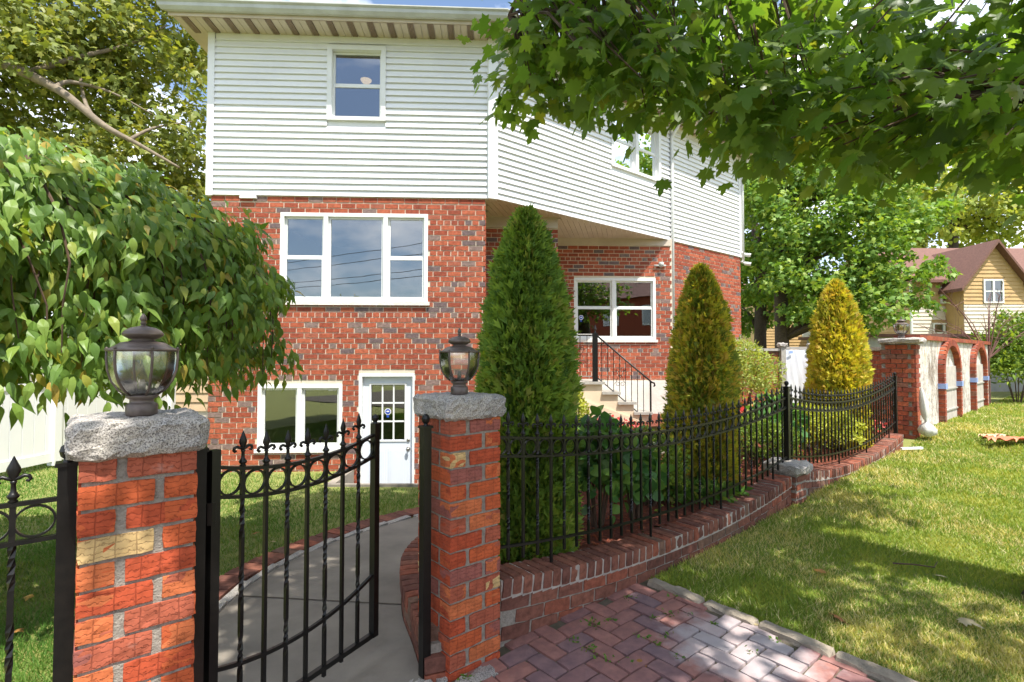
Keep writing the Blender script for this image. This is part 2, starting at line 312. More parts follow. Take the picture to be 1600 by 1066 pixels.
def in_poly(x, y, poly):
    x = np.asarray(x, float); y = np.asarray(y, float); ins = np.zeros(x.shape, bool); n = len(poly)
    for i in range(n):
        x0, y0 = poly[i][0], poly[i][1]; x1, y1 = poly[(i+1) % n][0], poly[(i+1) % n][1]
        if y0 == y1: continue
        c = ((y0 > y) != (y1 > y)) & (x < (x1-x0)*(y-y0)/(y1-y0)+x0); ins ^= c
    return ins
path_poly = [(p.x, p.y) for p in PL]+[(p.x, p.y) for p in reversed(PR)]
# garden bed: between the path's right edge, the low wall and the house
bed_poly = [(p.x+0.16, p.y+0.03) for p in PR]+[(3.1, 8.9), (1.0, 9.0), (1.0, 10.4), (3.2, 10.6), (5.2, 12.2), (6.8, 12.2), (5.95, 8.0)]+[tuple(FS(s, 0.15)[:2]) for s in (7.55, 5.6, 3.8, 1.9, 0.05)]
KERB_S = 1.18
def in_pave(x, y):
    s, t = fence_st(np.asarray(x, float), np.asarray(y, float)); return (s < KERB_S+0.10) & (t < 0.02)
# ------------------------------------------------------------------ ground, lawn, path
def grid_sheet(xs, ys, zf, keep):
    X, Y = np.meshgrid(xs, ys, indexing='ij'); Z = zf(X, Y); V = np.stack([X, Y, Z], -1).reshape(-1, 3); ny = len(ys); T = []
    cx = (X[:-1, :-1]+X[1:, 1:])/2; cy = (Y[:-1, :-1]+Y[1:, 1:])/2; K = keep(cx, cy)
    for i, j in zip(*np.nonzero(K)):
        a = i*ny+j; T.append((a, a+ny, a+ny+1, a+1))
    return V, T
xs = sorted(set([-600, -300, -120, -60, -35, -22, -16]+list(np.arange(-12, 18.01, 0.3).round(3))+[20, 24, 30, 45, 70, 120, 300, 600, WELL[0], WELL[1]]))
ys = sorted(set([-600, -300, -120, -60, -35, -20, -12, -6]+list(np.arange(-3, 16.01, 0.3).round(3))+[18, 22, 28, 40, 70, 120, 300, 600, WELL[2], WELL[3]]))
def lawn_z(x, y):
    z = gz(x, y)-0.02
    z = np.where(in_pave(x, y), -0.09, z)
    return z
V, T = grid_sheet(xs, ys, lawn_z, lambda x, y: ~((x > WELL[0]) & (x < WELL[1]) & (y > WELL[2]) & (y < WELL[3])))
lawn = link('lawn', tri_mesh('lawn', V, T, smooth=True), None, None, M_soil, 'structure')
# sunken landing in front of the basement door
mb = MB(); x0, x1, y0, y1 = WELL
mb.box(x0-0.1, x1+0.1, y0-0.1, y1, -1.2, -0.86)
mb.box(x0-0.11, x1+0.11, y0-0.06, y0, -1.1, -0.185); mb.box(x0-0.11, x0, y0, 7.70, -1.1, -0.188); mb.box(x1, x1+0.11, y0, 7.74, -1.1, -0.188)
o = mb.obj('door_landing', M_conc, None, kind='structure')
# concrete path
mb = MB(); n = len(PL)
for i in range(n-1):
    for k in range(4):
        a, b = k/4, (k+1)/4
        q = [PL[i].lerp(PR[i], a), PL[i].lerp(PR[i], b), PL[i+1].lerp(PR[i+1], b), PL[i+1].lerp(PR[i+1], a)]
        mb.add([(p.x, p.y, float(gz(p.x, p.y))+0.004) for p in q], [(0, 1, 2, 3)])
path = mb.obj('path', M_conc, None, kind='structure')
mb = MB()          # a sawn joint across the path, a dark groove strip
for i in (15, 33):
    a, b = PL[i], PR[i-2]; dv = (b-a).normalized(); sd = Vector((-dv.y, dv.x, 0))*0.006
    for k in range(6):
        p = a.lerp(b, k/6); q = a.lerp(b, (k+1)/6)
        mb.add([(w.x, w.y, float(gz(w.x, w.y))+0.0075) for w in (p-sd, q-sd, q+sd, p+sd)], [(0, 1, 2, 3)])
mb.obj('joint', plain('joint_dirt', (0.09, 0.075, 0.055), (0.06, 0.05, 0.04), 20, 1, 0.2, 80), path)
# path edging: pale stone strips and a row of brick headers on the lawn side
def arc_pts(pts, step, off=0.0, jit=0.0):
    out = []; acc = 0; last = pts[0]
    L = [0]
    for a, b in zip(pts, pts[1:]): L.append(L[-1]+(b-a).length)
    d = 0
    while d < L[-1]:
        i = max(j for j in range(len(L)) if L[j] <= d); i = min(i, len(pts)-2)
        t = (d-L[i])/max(L[i+1]-L[i], 1e-6); p = pts[i].lerp(pts[i+1], t); tg = (pts[i+1]-pts[i]).normalized(); nr = Vector((-tg.y, tg.x, 0))
        out.append((p+nr*off, tg, nr)); d += step*(1+random.uniform(-jit, jit))
    return out
edge = link('path_edging', None, None, I4); tag(edge, kind='structure')
for p, tg, nr in arc_pts(PL[:44], 0.34, 0.035, 0.2):
    z = float(gz(p.x, p.y)); mb = MB(); mb.obox((p.x, p.y, z-0.02), tg*0.155, nr*random.uniform(0.024, 0.036), UP*random.uniform(0.03, 0.037)); mb.obj('edge_stone', M_granite, edge)
for p, tg, nr in arc_pts(PL[:44], 0.112, 0.19):
    z = float(gz(p.x, p.y)); mb = MB(); rz = random.uniform(-0.04, 0.04); tg2 = (tg+nr*rz).normalized(); nr2 = Vector((-tg2.y, tg2.x, 0))
    mb.obox((p.x, p.y, z-0.022+random.uniform(-.004, .004)), tg2*0.049, nr2*0.10, UP*0.035); mb.obj('edge_brick', M_kbrick, edge)
# garden bed
def bed_z(x, y):
    s, t = fence_st(x, y); return 0.20+0.10*ss(5.5, 9.5, y)+0.02*np.sin(x*5)*np.sin(y*4.3)
V, T = grid_sheet(np.arange(-1.2, 8, 0.12), np.arange(2.4, 13, 0.12), bed_z, lambda x, y: in_poly(x, y, bed_poly) & (fence_st(x, y)[1] > 0.10) & ((x-3.0)*0.78-(y-9.4)*0.6 > -9))
bed = link('garden_bed', tri_mesh('garden_bed', V, T, smooth=True), None, None, M_mulch, 'structure')
# ------------------------------------------------------------------ leaf and blade clouds
def frames(D, N):
    D = D/np.linalg.norm(D, axis=1, keepdims=True); X = np.cross(D, N); X /= np.maximum(np.linalg.norm(X, axis=1, keepdims=True), 1e-6); N2 = np.cross(X, D)
    return X, D, N2
def cloud_mesh(name, P, D, N, S, tv, tf, rnd=None):
    P = np.asarray(P); n = len(P); X, Y, Z = frames(np.asarray(D, float), np.asarray(N, float)); tv = np.asarray(tv, float); tf = np.asarray(tf)
    S = np.broadcast_to(np.asarray(S, float), (n,))
    V = P[:, None, :]+S[:, None, None]*(tv[None, :, 0:1]*X[:, None, :]+tv[None, :, 1:2]*Y[:, None, :]+tv[None, :, 2:3]*Z[:, None, :])
    T = (tf[None]+(np.arange(n)*len(tv))[:, None, None]).reshape(-1, tf.shape[1])
    if rnd is None: rnd = RNG.random(n)
    return tri_mesh(name, V.reshape(-1, 3), T, np.repeat(rnd, len(tv)))
def outline_leaf(half, fold=0.12, cen=(0, 0.35), droop=0.15):
    pts = [(x, y) for x, y in half]+[(-x, y) for x, y in reversed(half[1:-1])]
    v = [(cen[0], cen[1], 0.0)]+[(x, y, fold*abs(x)-droop*y*y) for x, y in pts]; n = len(pts)
    return v, [(0, 1+i, 1+(i+1) % n) for i in range(n)]
MAPLE = outline_leaf([(0, 0), (.20, -.14), (.27, .02), (.50, .03), (.43, .19), (.64, .46), (.40, .43), (.33, .60), (.17, .52), (.17, .78), (0, 1.02)], -0.12, (0, 0.28), 0.22)
MAPLE_S = outline_leaf([(0, 0), (.3, -.05), (.34, .14), (.6, .44), (.26, .46), (.14, .72), (0, 1.0)], -0.15, (0, 0.3), 0.2)
OVATE = outline_leaf([(0, 0), (.10, .08), (.20, .28), (.205, .46), (.12, .72), (.045, .92), (0, 1.1)], 0.3, (0, 0.45), 0.3)
SMALL = ([(0, 0, 0), (.28, .45, .06), (0, 1, -.12), (-.28, .45, .06)], [(0, 1, 2), (0, 2, 3)])
TRI6 = ([(0, 0, 0), (.42, .25, .05), (.28, .75, 0), (0, 1, -.1), (-.3, .7, .05), (-.42, .3, 0)], [(0, 1, 2), (0, 2, 3), (0, 3, 4), (0, 4, 5)])
FAN = ([(0, 0, 0), (.16, .35, .02), (.36, .82, -.04), (.13, .62, .02), (.02, 1.05, -.05), (-.12, .62, .02), (-.36, .80, .03), (-.16, .35, .0)], [(0, 1, 2), (0, 2, 3), (0, 3, 4), (0, 4, 5), (0, 5, 6), (0, 6, 7)])
ROUND = outline_leaf([(0, 0), (.3, -.02), (.46, .25), (.42, .6), (.2, .88), (0, 1.0)], 0.15, (0, 0.42), 0.3)
def rdir(n): d = RNG.normal(size=(n, 3)); return d/np.linalg.norm(d, axis=1, keepdims=True)
def leaf_objects(name, P, D, N, S, tmpl, mat, parent, limit=300, margin=20):
    # the leaves that show largest become parts of their own; returns the mask of those left for the mass
    u, v, d = proj(P); ok = (d > 0.3) & (u > -margin) & (u < 1600+margin) & (v > -margin) & (v < 1066+margin)
    sc = np.where(ok, S/np.maximum(d, 0.3), 0); idx = np.argsort(-sc)[:limit]; idx = idx[sc[idx] > 0]
    me = bpy.data.meshes.new('leaf'); me.from_pydata([tuple(p) for p in tmpl[0]], [], [tuple(f) for f in tmpl[1]]); me.materials.append(mat)
    X, Y, Z = frames(D[idx], N[idx])
    for k, i in enumerate(idx):
        m = Matrix(((X[k, 0]*S[i], Y[k, 0]*S[i], Z[k, 0]*S[i], P[i, 0]), (X[k, 1]*S[i], Y[k, 1]*S[i], Z[k, 1]*S[i], P[i, 1]), (X[k, 2]*S[i], Y[k, 2]*S[i], Z[k, 2]*S[i], P[i, 2]), (0, 0, 0, 1)))
        link(name, me, parent, m)
    rest = np.ones(len(P), bool); rest[idx] = False
    return rest
# ------------------------------------------------------------------ brick walls
def sub_iv(a, b, holes):
    segs = [(a, b)]
    for h0, h1 in holes:
        out = []
        for x0, x1 in segs:
            if h1 <= x0 or h0 >= x1: out.append((x0, x1)); continue
            if h0 > x0: out.append((x0, h0))
            if h1 < x1: out.append((h1, x1))
        segs = out
    return segs
COURSE = 0.079; JOINT = 0.0145; BL = 0.215
def brick_rows(L, z0, z1, holes, bl=BL, course=COURSE, header_every=6, ztop_of=None):
    out = []; k = 0; z = z1
    while z > z0+0.02:
        zb = max(z-course, z0); zc0, zc1 = zb+JOINT/2, z-JOINT/2
        hd = header_every and (k % header_every == 3); st = bl/2 if hd else bl
        off = -(bl/4 if hd else (bl/2 if k % 2 else 0))-random.uniform(0, 0.01)
        hs = [(h[0], h[1]) for h in holes if h[2] < zc1-0.004 and h[3] > zc0+0.004]
        x = off
        while x < L:
            a, b = max(x+JOINT/2, 0.0), min(x+st-JOINT/2, L)
            if b-a > 0.02:
                for s0, s1 in sub_iv(a, b, hs):
                    if s1-s0 > 0.025: out.append((s0, s1, zc0, zc1))
            x += st
        z -= course; k += 1
    return out
def backing(mb, P0, dv, nv, L, z0, z1, holes, thick):
    xs_ = sorted(set([0, L]+[h for H in holes for h in (H[0], H[1])])); zs_ = sorted(set([z0, z1]+[h for H in holes for h in (H[2], H[3])]))
    zs_ = [z for z in zs_ if z0 <= z <= z1]
    for i in range(len(xs_)-1):
        for j in range(len(zs_)-1):
            cx, cz = (xs_[i]+xs_[i+1])/2, (zs_[j]+zs_[j+1])/2
            if any(h[0] < cx < h[1] and h[2] < cz < h[3] for h in holes): continue
            c = P0+dv*cx-nv*thick/2; mb.obox((c.x, c.y, cz), dv*(xs_[i+1]-xs_[i])/2, nv*thick/2, UP*(zs_[j+1]-zs_[j])/2)
# ------------------------------------------------------------------ the house
AD = Vector((math.cos(R(2.7)), math.sin(R(2.7)), 0)); AN = Vector((AD.y, -AD.x, 0))      # along the front, and outwards
BD = Vector((0.7809, 0.6247, 0)); BN = Vector((BD.y, -BD.x, 0))
A1 = Vector((-0.41, 7.84, 0)); A0 = A1-AD*4.12
B0 = Vector((-0.30, 7.82, 0)); BLEN = 7.58; BSEAM = 4.66
ZS = 3.93; ZE = 6.40                                 # foot of the siding, underside of the eaves
house = thing('brick_house', (0.5, 10, 0), 'two storey house of red brick with white siding upstairs, set at an angle', 'house')
ZG = -1.0
A2a = A1-AN*1.09; A2L = 1.27; A2b = A2a+AD*A2L
A3a = A2b-AN*1.55; CST = B0+BD*BSEAM
A3L = (CST-A3a).dot(AD)
Bend = B0+BD*BLEN
allbricks = []                                       # (centre, half axes, size on picture)
def wall_bricks(P0, dv, nv, L, z0, z1, holes, proud=0.009, **kw):
    for (s0, s1, za, zb) in brick_rows(L, z0, z1, holes, **kw):
        c = P0+dv*((s0+s1)/2)+nv*(proud-0.02+random.uniform(-0.0015, 0.0015)); allbricks.append((Vector((c.x, c.y, (za+zb)/2)), dv*((s1-s0)/2), nv*0.02, UP*((zb-za)/2)))
def su(P0, dv, u):      # distance along a wall line at which it crosses picture column u
    r = (u-800)/FPX; return (r*P0.y-P0.x)/(dv.x-r*dv.y)
hol_big = (su(A0, AD, 436), su(A0, AD, 668), 2.33, 3.68)
hol_low = (su(A0, AD, 404), su(A0, AD, 536), 0.12, 1.08)
hol_door = (su(A0, AD, 561), su(A0, AD, 648.5), -0.84, 1.245)
hol_A3 = (su(A3a, AD, 897), su(A3a, AD, 1025), 1.84, 3.12)
walls = MB()
backing(walls, A0, AD, AN, 4.12, ZG, ZS+0.02, [hol_big, hol_low, hol_door], 0.22)
def returns(mb, P0, P1, z0, z1, nv):
    dv = (P1-P0); L = dv.length; dv.normalize(); c = (P0+P1)/2-nv*0.1; mb.obox((c.x, c.y, (z0+z1)/2), dv*(L/2), nv*0.1, UP*(z1-z0)/2)
returns(walls, A1-AN*0.222, A2a-AN*0.2, ZG, ZS+0.017, AD); returns(walls, A2b-AN*0.002, A3a-AN*0.2, ZG, ZS+0.016, AD)
backing(walls, A2a+AD*0.002, AD, AN, A2L-0.204, ZG, ZS+0.018, [], 0.2)
backing(walls, A3a+AD*0.002, AD, AN, A3L, ZG, ZS+0.015, [hol_A3], 0.2)
backing(walls, CST, BD, BN, BLEN-BSEAM, ZG, ZS+0.014, [], 0.2)
wall = walls.obj('wall', M_mortar, house)
wall_bricks(A0, AD, AN, 4.12, -0.45, 3.83, [hol_big, hol_low, hol_door])
wall_bricks(A1, -AN, AD, 1.05, 0.0, 3.70, [])
wall_bricks(A2a, AD, AN, A2L, 0.2, 3.74, [])
wall_bricks(A3a, AD, AN, A3L-0.01, 1.0, 3.79, [hol_A3])
wall_bricks(CST+BD*0.02, BD, BN, BLEN-BSEAM-0.02, 0.1, 3.92, [])
# soldier strip under the siding
for k in range(20):
    c = A0+AD*(0.103+k*0.206)+AN*(-0.010); allbricks.append((Vector((c.x, c.y, 3.88)), AD*0.097, AN*0.02, UP*0.035))
us, vs, ds = proj([tuple(b[0]) for b in allbricks])
score = np.array([(b[1].length*b[3].length) for b in allbricks])/ds**2*((us > 330) & (us < 1160) & (vs < 750))
order = np.argsort(-score); big = set(order[:300].tolist())
rest = MB(); bm_cache = {}
for i, (c, ax, ay, az) in enumerate(allbricks):
    if i in big:
        L = round(ax.length, 3); key = (L, round(az.length, 3))
        if key not in bm_cache:
            q = MB(); q.obox((0, 0, 0), (key[0], 0, 0), (0, 0.02, 0), (0, 0, key[1]), 0.0); bm_cache[key] = q.mesh('brick'); bm_cache[key].materials.append(M_brick)
        e = ax.normalized(); nn = ay.normalized()
        link('brick', bm_cache[key], wall, Matrix(((e.x, nn.x, 0, c.x), (e.y, nn.y, 0, c.y), (0, 0, 1, c.z), (0, 0, 0, 1))))
    else: rest.obox(c, ax, ay, az)
rest.obj('brickwork', M_brick, wall, kind='stuff')
# interior so that the panes look into rooms
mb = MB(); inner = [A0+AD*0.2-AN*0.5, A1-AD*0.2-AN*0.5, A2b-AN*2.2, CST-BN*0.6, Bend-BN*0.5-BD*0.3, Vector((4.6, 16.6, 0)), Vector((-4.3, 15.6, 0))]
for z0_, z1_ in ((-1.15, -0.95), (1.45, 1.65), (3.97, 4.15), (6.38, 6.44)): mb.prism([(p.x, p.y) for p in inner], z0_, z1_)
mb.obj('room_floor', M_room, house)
mb = MB(); outer = [A0, A0-AN*8.0, Bend-BN*4.2, Bend]
for p, q, nv in ((A0, A0-AN*8.2, -AD), (A0-AN*8.2, Bend-BN*4.2, Vector((0, 1, 0))), (Bend-BN*4.2, Bend-BN*0.21, BD)):
    dv = (q-p); L = dv.length; dv.normalize(); nv2 = Vector((dv.y, -dv.x, 0));
    if nv2.dot(nv) < 0: nv2 = -nv2
    c = (p+q)/2-nv2*0.1; mb.obox((c.x, c.y, 2.7), dv*(L/2), nv2*0.1, UP*3.69)
mb.obj('rear_wall', M_cream, house)
mb = MB()      # partition walls inside
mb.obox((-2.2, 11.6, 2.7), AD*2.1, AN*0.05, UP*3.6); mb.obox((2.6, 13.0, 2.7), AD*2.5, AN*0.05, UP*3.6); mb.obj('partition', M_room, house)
# siding
def siding(P0, dv, nv, L, z0, z1, holes, name='siding_board', exp=0.0985, thick=0.034):
    root = None; mbk = MB(); backing(mbk, P0-nv*0.004, dv, nv, L, z0+0.01, z1, holes, 0.16)
    root = mbk.obj('siding_sheathing', M_white, house)
    z = z0
    while z < z1-0.01:
        zt = min(z+exp, z1); hs = [(h[0], h[1]) for h in holes if h[2] < zt-0.002 and h[3] > z+0.002]
        for s0, s1 in sub_iv(0.0, L, hs):
            p = P0+dv*s0; q = P0+dv*s1; a = nv*(thick+random.uniform(-.001, .001)); b = nv*0.003; m_ = MB()
            lip = nv*(thick-0.012)
            m_.add([(p+a)+UP*z, (q+a)+UP*z, (q+b)+UP*zt, (p+b)+UP*zt, (p)+UP*z, (q)+UP*z, (p+a*0.97)+UP*(z+0.012), (q+a*0.97)+UP*(z+0.012)], [(0, 1, 7, 6), (6, 7, 2, 3), (0, 4, 5, 1), (0, 6, 3, 4), (1, 5, 2, 7)])
            m_.obj(name, M_white, root)
        z += exp
    return root
hol_up = (su(A0, AD, 508), su(A0, AD, 600.5), 5.10, 6.26)
hol_B = (su(B0, BD, 955), su(B0, BD, 1032.5), 5.08, 6.22)
SA0 = A0-AD*0.02; SAL = (B0-SA0).dot(AD)-0.05
siding(SA0, AD, AN, SAL, ZS, ZE-0.09, [tuple([hol_up[0]+0.02, hol_up[1]+0.02, hol_up[2], hol_up[3]])])
siding(B0+BD*0.07, BD, BN, BSEAM-0.10, ZS, ZE-0.07, [tuple([hol_B[0]-0.07, hol_B[1]-0.07, hol_B[2], hol_B[3]])])
siding(B0+BD*(BSEAM+0.03), BD, BN, BLEN-BSEAM-0.08, ZS, ZE-0.07, [])
def post(P, dv, nv, w, d, z0, z1, name, mat, parent=house):
    m_ = MB(); m_.obox((P.x, P.y, (z0+z1)/2), dv*w, nv*d, UP*(z1-z0)/2); return m_.obj(name, mat, parent)
post(SA0+AD*0.0, AD, AN, 0.05, 0.034, ZS-0.01, ZE, 'corner_trim', M_white)
post(B0+AD*0.0+AN*0.005, (AD+BD).normalized(), (AN+BN).normalized(), 0.075, 0.036, ZS-0.012, ZE, 'corner_trim', M_white)
post(Bend-BD*0.02, BD, BN, 0.05, 0.036, ZS-0.01, ZE, 'corner_trim', M_white)
# soffit over the entrance, laid as narrow boards
soff = [A1+AD*0.14, B0+BD*0.02-BN*0.01, CST-BN*0.01, A3a-AN*0.0+AD*(A3L), A3a+AN*0.005, A2b+AN*0.005, A2a+AN*0.005]
mb = MB(); mb.prism([(p.x, p.y) for p in (A1-AD*0.05-AN*0.1, B0-AN*0.015, CST-BN*0.02-BD*0.02, A3a+AD*(A3L-0.05)-AN*0.18, A3a-AN*0.18, A2a-AN*1.4)], ZS+0.035, ZS+0.085); sf = mb.obj('soffit', M_soffit, house)
def clip_seg(a, d, poly):
    ts = []
    for i in range(len(poly)):
        p, q = poly[i], poly[(i+1) % len(poly)]; e = q-p; den = d.x*e.y-d.y*e.x
        if abs(den) < 1e-9: continue
        w = p-a; t = (w.x*e.y-w.y*e.x)/den; s = (w.x*d.y-w.y*d.x)/den
        if 0 <= s < 1: ts.append(t)
    ts.sort(); return list(zip(ts[::2], ts[1::2]))
poly = [A1+AD*0.004-AN*0.012, B0-AN*0.012, CST-BN*0.02-BD*0.02, A3a+AD*(A3L-0.05)+AN*0.02, A3a+AN*0.02+AD*0.02, A2b+AN*0.02+AD*0.02, A2a+AN*0.02+AD*0.02]
for k in range(48):
    a = A1+AD*(-0.4+k*0.098)-AN*0.0
    dvs = (-AN*0.9+AD*0.25).normalized()
    for t0, t1 in clip_seg(a-dvs*3, dvs, poly):
        if t1-t0 < 0.05: continue
        c = a-dvs*3+dvs*((t0+t1)/2); m_ = MB(); sd = Vector((dvs.y, -dvs.x, 0)); m_.obox((c.x, c.y, ZS+0.022), sd*0.045, dvs*((t1-t0)/2), UP*0.012); m_.obj('soffit_board', M_soffit, sf)
post(A2a+AD*(A2L/2)+AN*0.012, AD, AN, A2L/2, 0.016, 3.755, ZS+0.012, 'frieze_board', M_soffit)
post(A3a+AD*(A3L/2)+AN*0.012, AD, AN, A3L/2-0.02, 0.016, 3.80, ZS+0.012, 'frieze_board', M_soffit)
post(A3a+AD*(A3L/2+0.0)+AN*0.03, AD, AN, A3L/2, 0.035, -0.4, 0.99, 'plinth', M_stucco)
# eaves, gutter and roof
OV = 0.40
def eave_pts(off):
    # offset outline of A and B-C lines
    pa = A0+AN*off-AD*off; 
    nA, nB = AN, BN
    # intersection of the two offset lines
    p = A0+nA*off; q = B0+nB*off; den = AD.x*BD.y-AD.y*BD.x; w = q-p; t = (w.x*BD.y-w.y*BD.x)/den
    return [pa, p+AD*t, Bend+nB*off+BD*off]
i0 = eave_pts(-0.1); o0 = eave_pts(OV); back = [Bend-BN*4.6+BD*OV, A0-AN*8.6-AD*OV]
mb = MB(); mb.prism([(p.x, p.y) for p in o0+back], ZE+0.02, ZE+0.06); so = mb.obj('eave_soffit', M_soffit, house)
M_vent = plain('soffit_vent', (0.30, 0.22, 0.17), (0.24, 0.17, 0.13), 30, 0.8, 0.3, 200)
def soffit_run(P, Q, nv):
    dv = (Q-P); L = dv.length; dv.normalize(); k = 0; s = 0.05
    while s < L-0.05:
        c = P+dv*s-nv*(OV/2+0.01); m_ = MB(); m_.obox((c.x, c.y, ZE+0.006), dv*0.046, nv*(OV/2-0.012), UP*0.008)
        if k % 3 == 1:
            m_ = MB()
            for j in (-0.034, -0.014, 0.006, 0.026): m_.obox((c.x+dv.x*j, c.y+dv.y*j, ZE+0.006), dv*0.0075, nv*(OV/2-0.012), UP*0.008)
        m_.obj('soffit_board', M_vent if k % 3 == 1 else M_soffit, so); k += 1; s += 0.098
soffit_run(o0[0]+AD*0.03, o0[1]-AD*0.05, AN); soffit_run(o0[1]+BD*0.12, o0[2]-BD*0.03, BN)
post(SA0+AD*(SAL/2+.03)+AN*0.008, AD, AN, SAL/2-.03, 0.014, ZE-0.092, ZE+0.014, 'frieze_board', M_white)
post(B0+BD*(BLEN/2)+BN*0.008, BD, BN, BLEN/2-.06, 0.014, ZE-0.072, ZE+0.013, 'frieze_board', M_white)
g0 = eave_pts(OV+0.005); g1 = eave_pts(OV+0.025); gg0 = eave_pts(OV+0.03); gg1 = eave_pts(OV+0.14)
def run_strip(a, b, z0, z1, name, mat, prof=None):
    m_ = MB()
    for i in range(2):
        m_.add([tuple(a[i]+UP*z0), tuple(a[i+1]+UP*z0), tuple(b[i+1]+UP*z0), tuple(b[i]+UP*z0), tuple(a[i]+UP*z1), tuple(a[i+1]+UP*z1), tuple(b[i+1]+UP*z1), tuple(b[i]+UP*z1)], [(3, 2, 1, 0), (4, 5, 6, 7), (0, 1, 5, 4), (2, 3, 7, 6), (1, 2, 6, 5), (3, 0, 4, 7)])
    return m_.obj(name, mat, house)
run_strip(g0, g1, ZE-0.012, ZE+0.17, 'fascia', M_soffit)
gut = MB(); prof = [(0.03, 0.035), (0.085, 0.035), (0.12, 0.075), (0.125, 0.12), (0.15, 0.145), (0.15, 0.16), (0.03, 0.16)]
rings = [eave_pts(OV+d) for d, z in prof]
for i in range(2):
    vs_ = []
    for e in (i, i+1): vs_ += [tuple(rings[k][e]+UP*(ZE+prof[k][1])) for k in range(len(prof))]
    m = len(prof); gut.add(vs_, [(k, k+m, (k+1) % m+m, (k+1) % m) for k in range(m)]+[tuple(range(m)), tuple(reversed(range(m, 2*m)))])
gut.obj('gutter', M_gutter, house)
rp = [p for p in eave_pts(OV+0.05)]+back; mb = MB(); apex = [Vector((-2.0, 12.6, 0)), Vector((1.2, 13.6, 0))]
vv = [tuple(p+UP*(ZE+0.18)) for p in rp]+[tuple(p+UP*(ZE+1.3)) for p in apex]; mb.add(vv, [(0, 1, 6, 5), (1, 2, 6), (2, 3, 6), (3, 4, 5, 6), (4, 0, 5), (4, 3, 2, 1, 0)]); mb.obj('roof', M_shingle, house)
# windows
def window(P0, dv, nv, hole, name, cols, rows_of, sill=True, depth=0.05, mat=M_frame, fw=0.055, proud=0.012, label=None):
    s0, s1, z0, z1 = hole
    def bar(m_, a0, a1, b0, b1, d0, d1):
        c = P0+dv*((a0+a1)/2)+nv*((d0+d1)/2); m_.obox((c.x, c.y, (b0+b1)/2), dv*((a1-a0)/2), nv*((d1-d0)/2), UP*((b1-b0)/2))
    f = MB(); bar(f, s0, s0+fw, z0, z1, -0.11, proud); bar(f, s1-fw, s1, z0, z1, -0.11, proud); bar(f, s0+fw, s1-fw, z1-fw, z1, -0.11, proud-0.001); bar(f, s0+fw, s1-fw, z0, z0+fw*0.8, -0.11, proud-0.001)
    edges = [s0+fw]+[s0+(s1-s0)*c for c in cols]+[s1-fw]
    for c in edges[1:-1]: bar(f, c-fw*0.6, c+fw*0.6, z0+fw*0.8, z1-fw, -0.105, proud-0.003)
    fo = f.obj('window', mat, house, label=label)
    for i in range(len(edges)-1):
        a = edges[i]+(0 if i == 0 else fw*0.6); b = edges[i+1]-(0 if i == len(edges)-2 else fw*0.6)
        rows = rows_of[i]; zz = [z0+fw*0.8]+[z0+(z1-z0)*r for r in rows]+[z1-fw]
        for j in range(len(zz)-1):
            za, zb = zz[j], zz[j+1]; sw = 0.032; d0, d1 = (-0.06, -0.022) if (j == 0 and len(zz) > 2) else (-0.075, -0.040)
            if len(zz) == 2: d0, d1 = -0.07, -0.03
            s_ = MB(); bar(s_, a, a+sw, za, zb, d0, d1); bar(s_, b-sw, b, za, zb, d0, d1); bar(s_, a+sw, b-sw, za, za+sw, d0, d1-.001); bar(s_, a+sw, b-sw, zb-sw, zb, d0, d1-.001)
            s_.obj('sash', mat, fo)
            g = MB(); bar(g, a+sw-.004, b-sw+.004, za+sw-.004, zb-sw+.004, (d0+d1)/2-.003, (d0+d1)/2+.003); g.obj('pane', M_glass, fo)
    if sill:
        s_ = MB(); bar(s_, s0-0.03, s1+0.03, z0-0.055, z0-0.002, -0.09, 0.045); s_.obj('sill', mat if sill is True else sill, fo)
    return fo
window(A0, AD, AN, hol_big, 'window', [0.305, 0.71], [[0.5], [], [0.5]], sill=M_stucco)
window(A0, AD, AN, hol_low, 'window', [0.49], [[], []], sill=True)
window(A3a, AD, AN, hol_A3, 'window', [0.485], [[0.52], [0.52]], sill=M_stucco)
window(A0, AD, AN, (hol_up[0], hol_up[1], hol_up[2], hol_up[3]), 'window', [], [[0.49]], sill=False, proud=0.045, fw=0.07)
window(B0, BD, BN, hol_B, 'window', [0.5], [[0.50], [0.50]], sill=False, proud=0.045, fw=0.07)
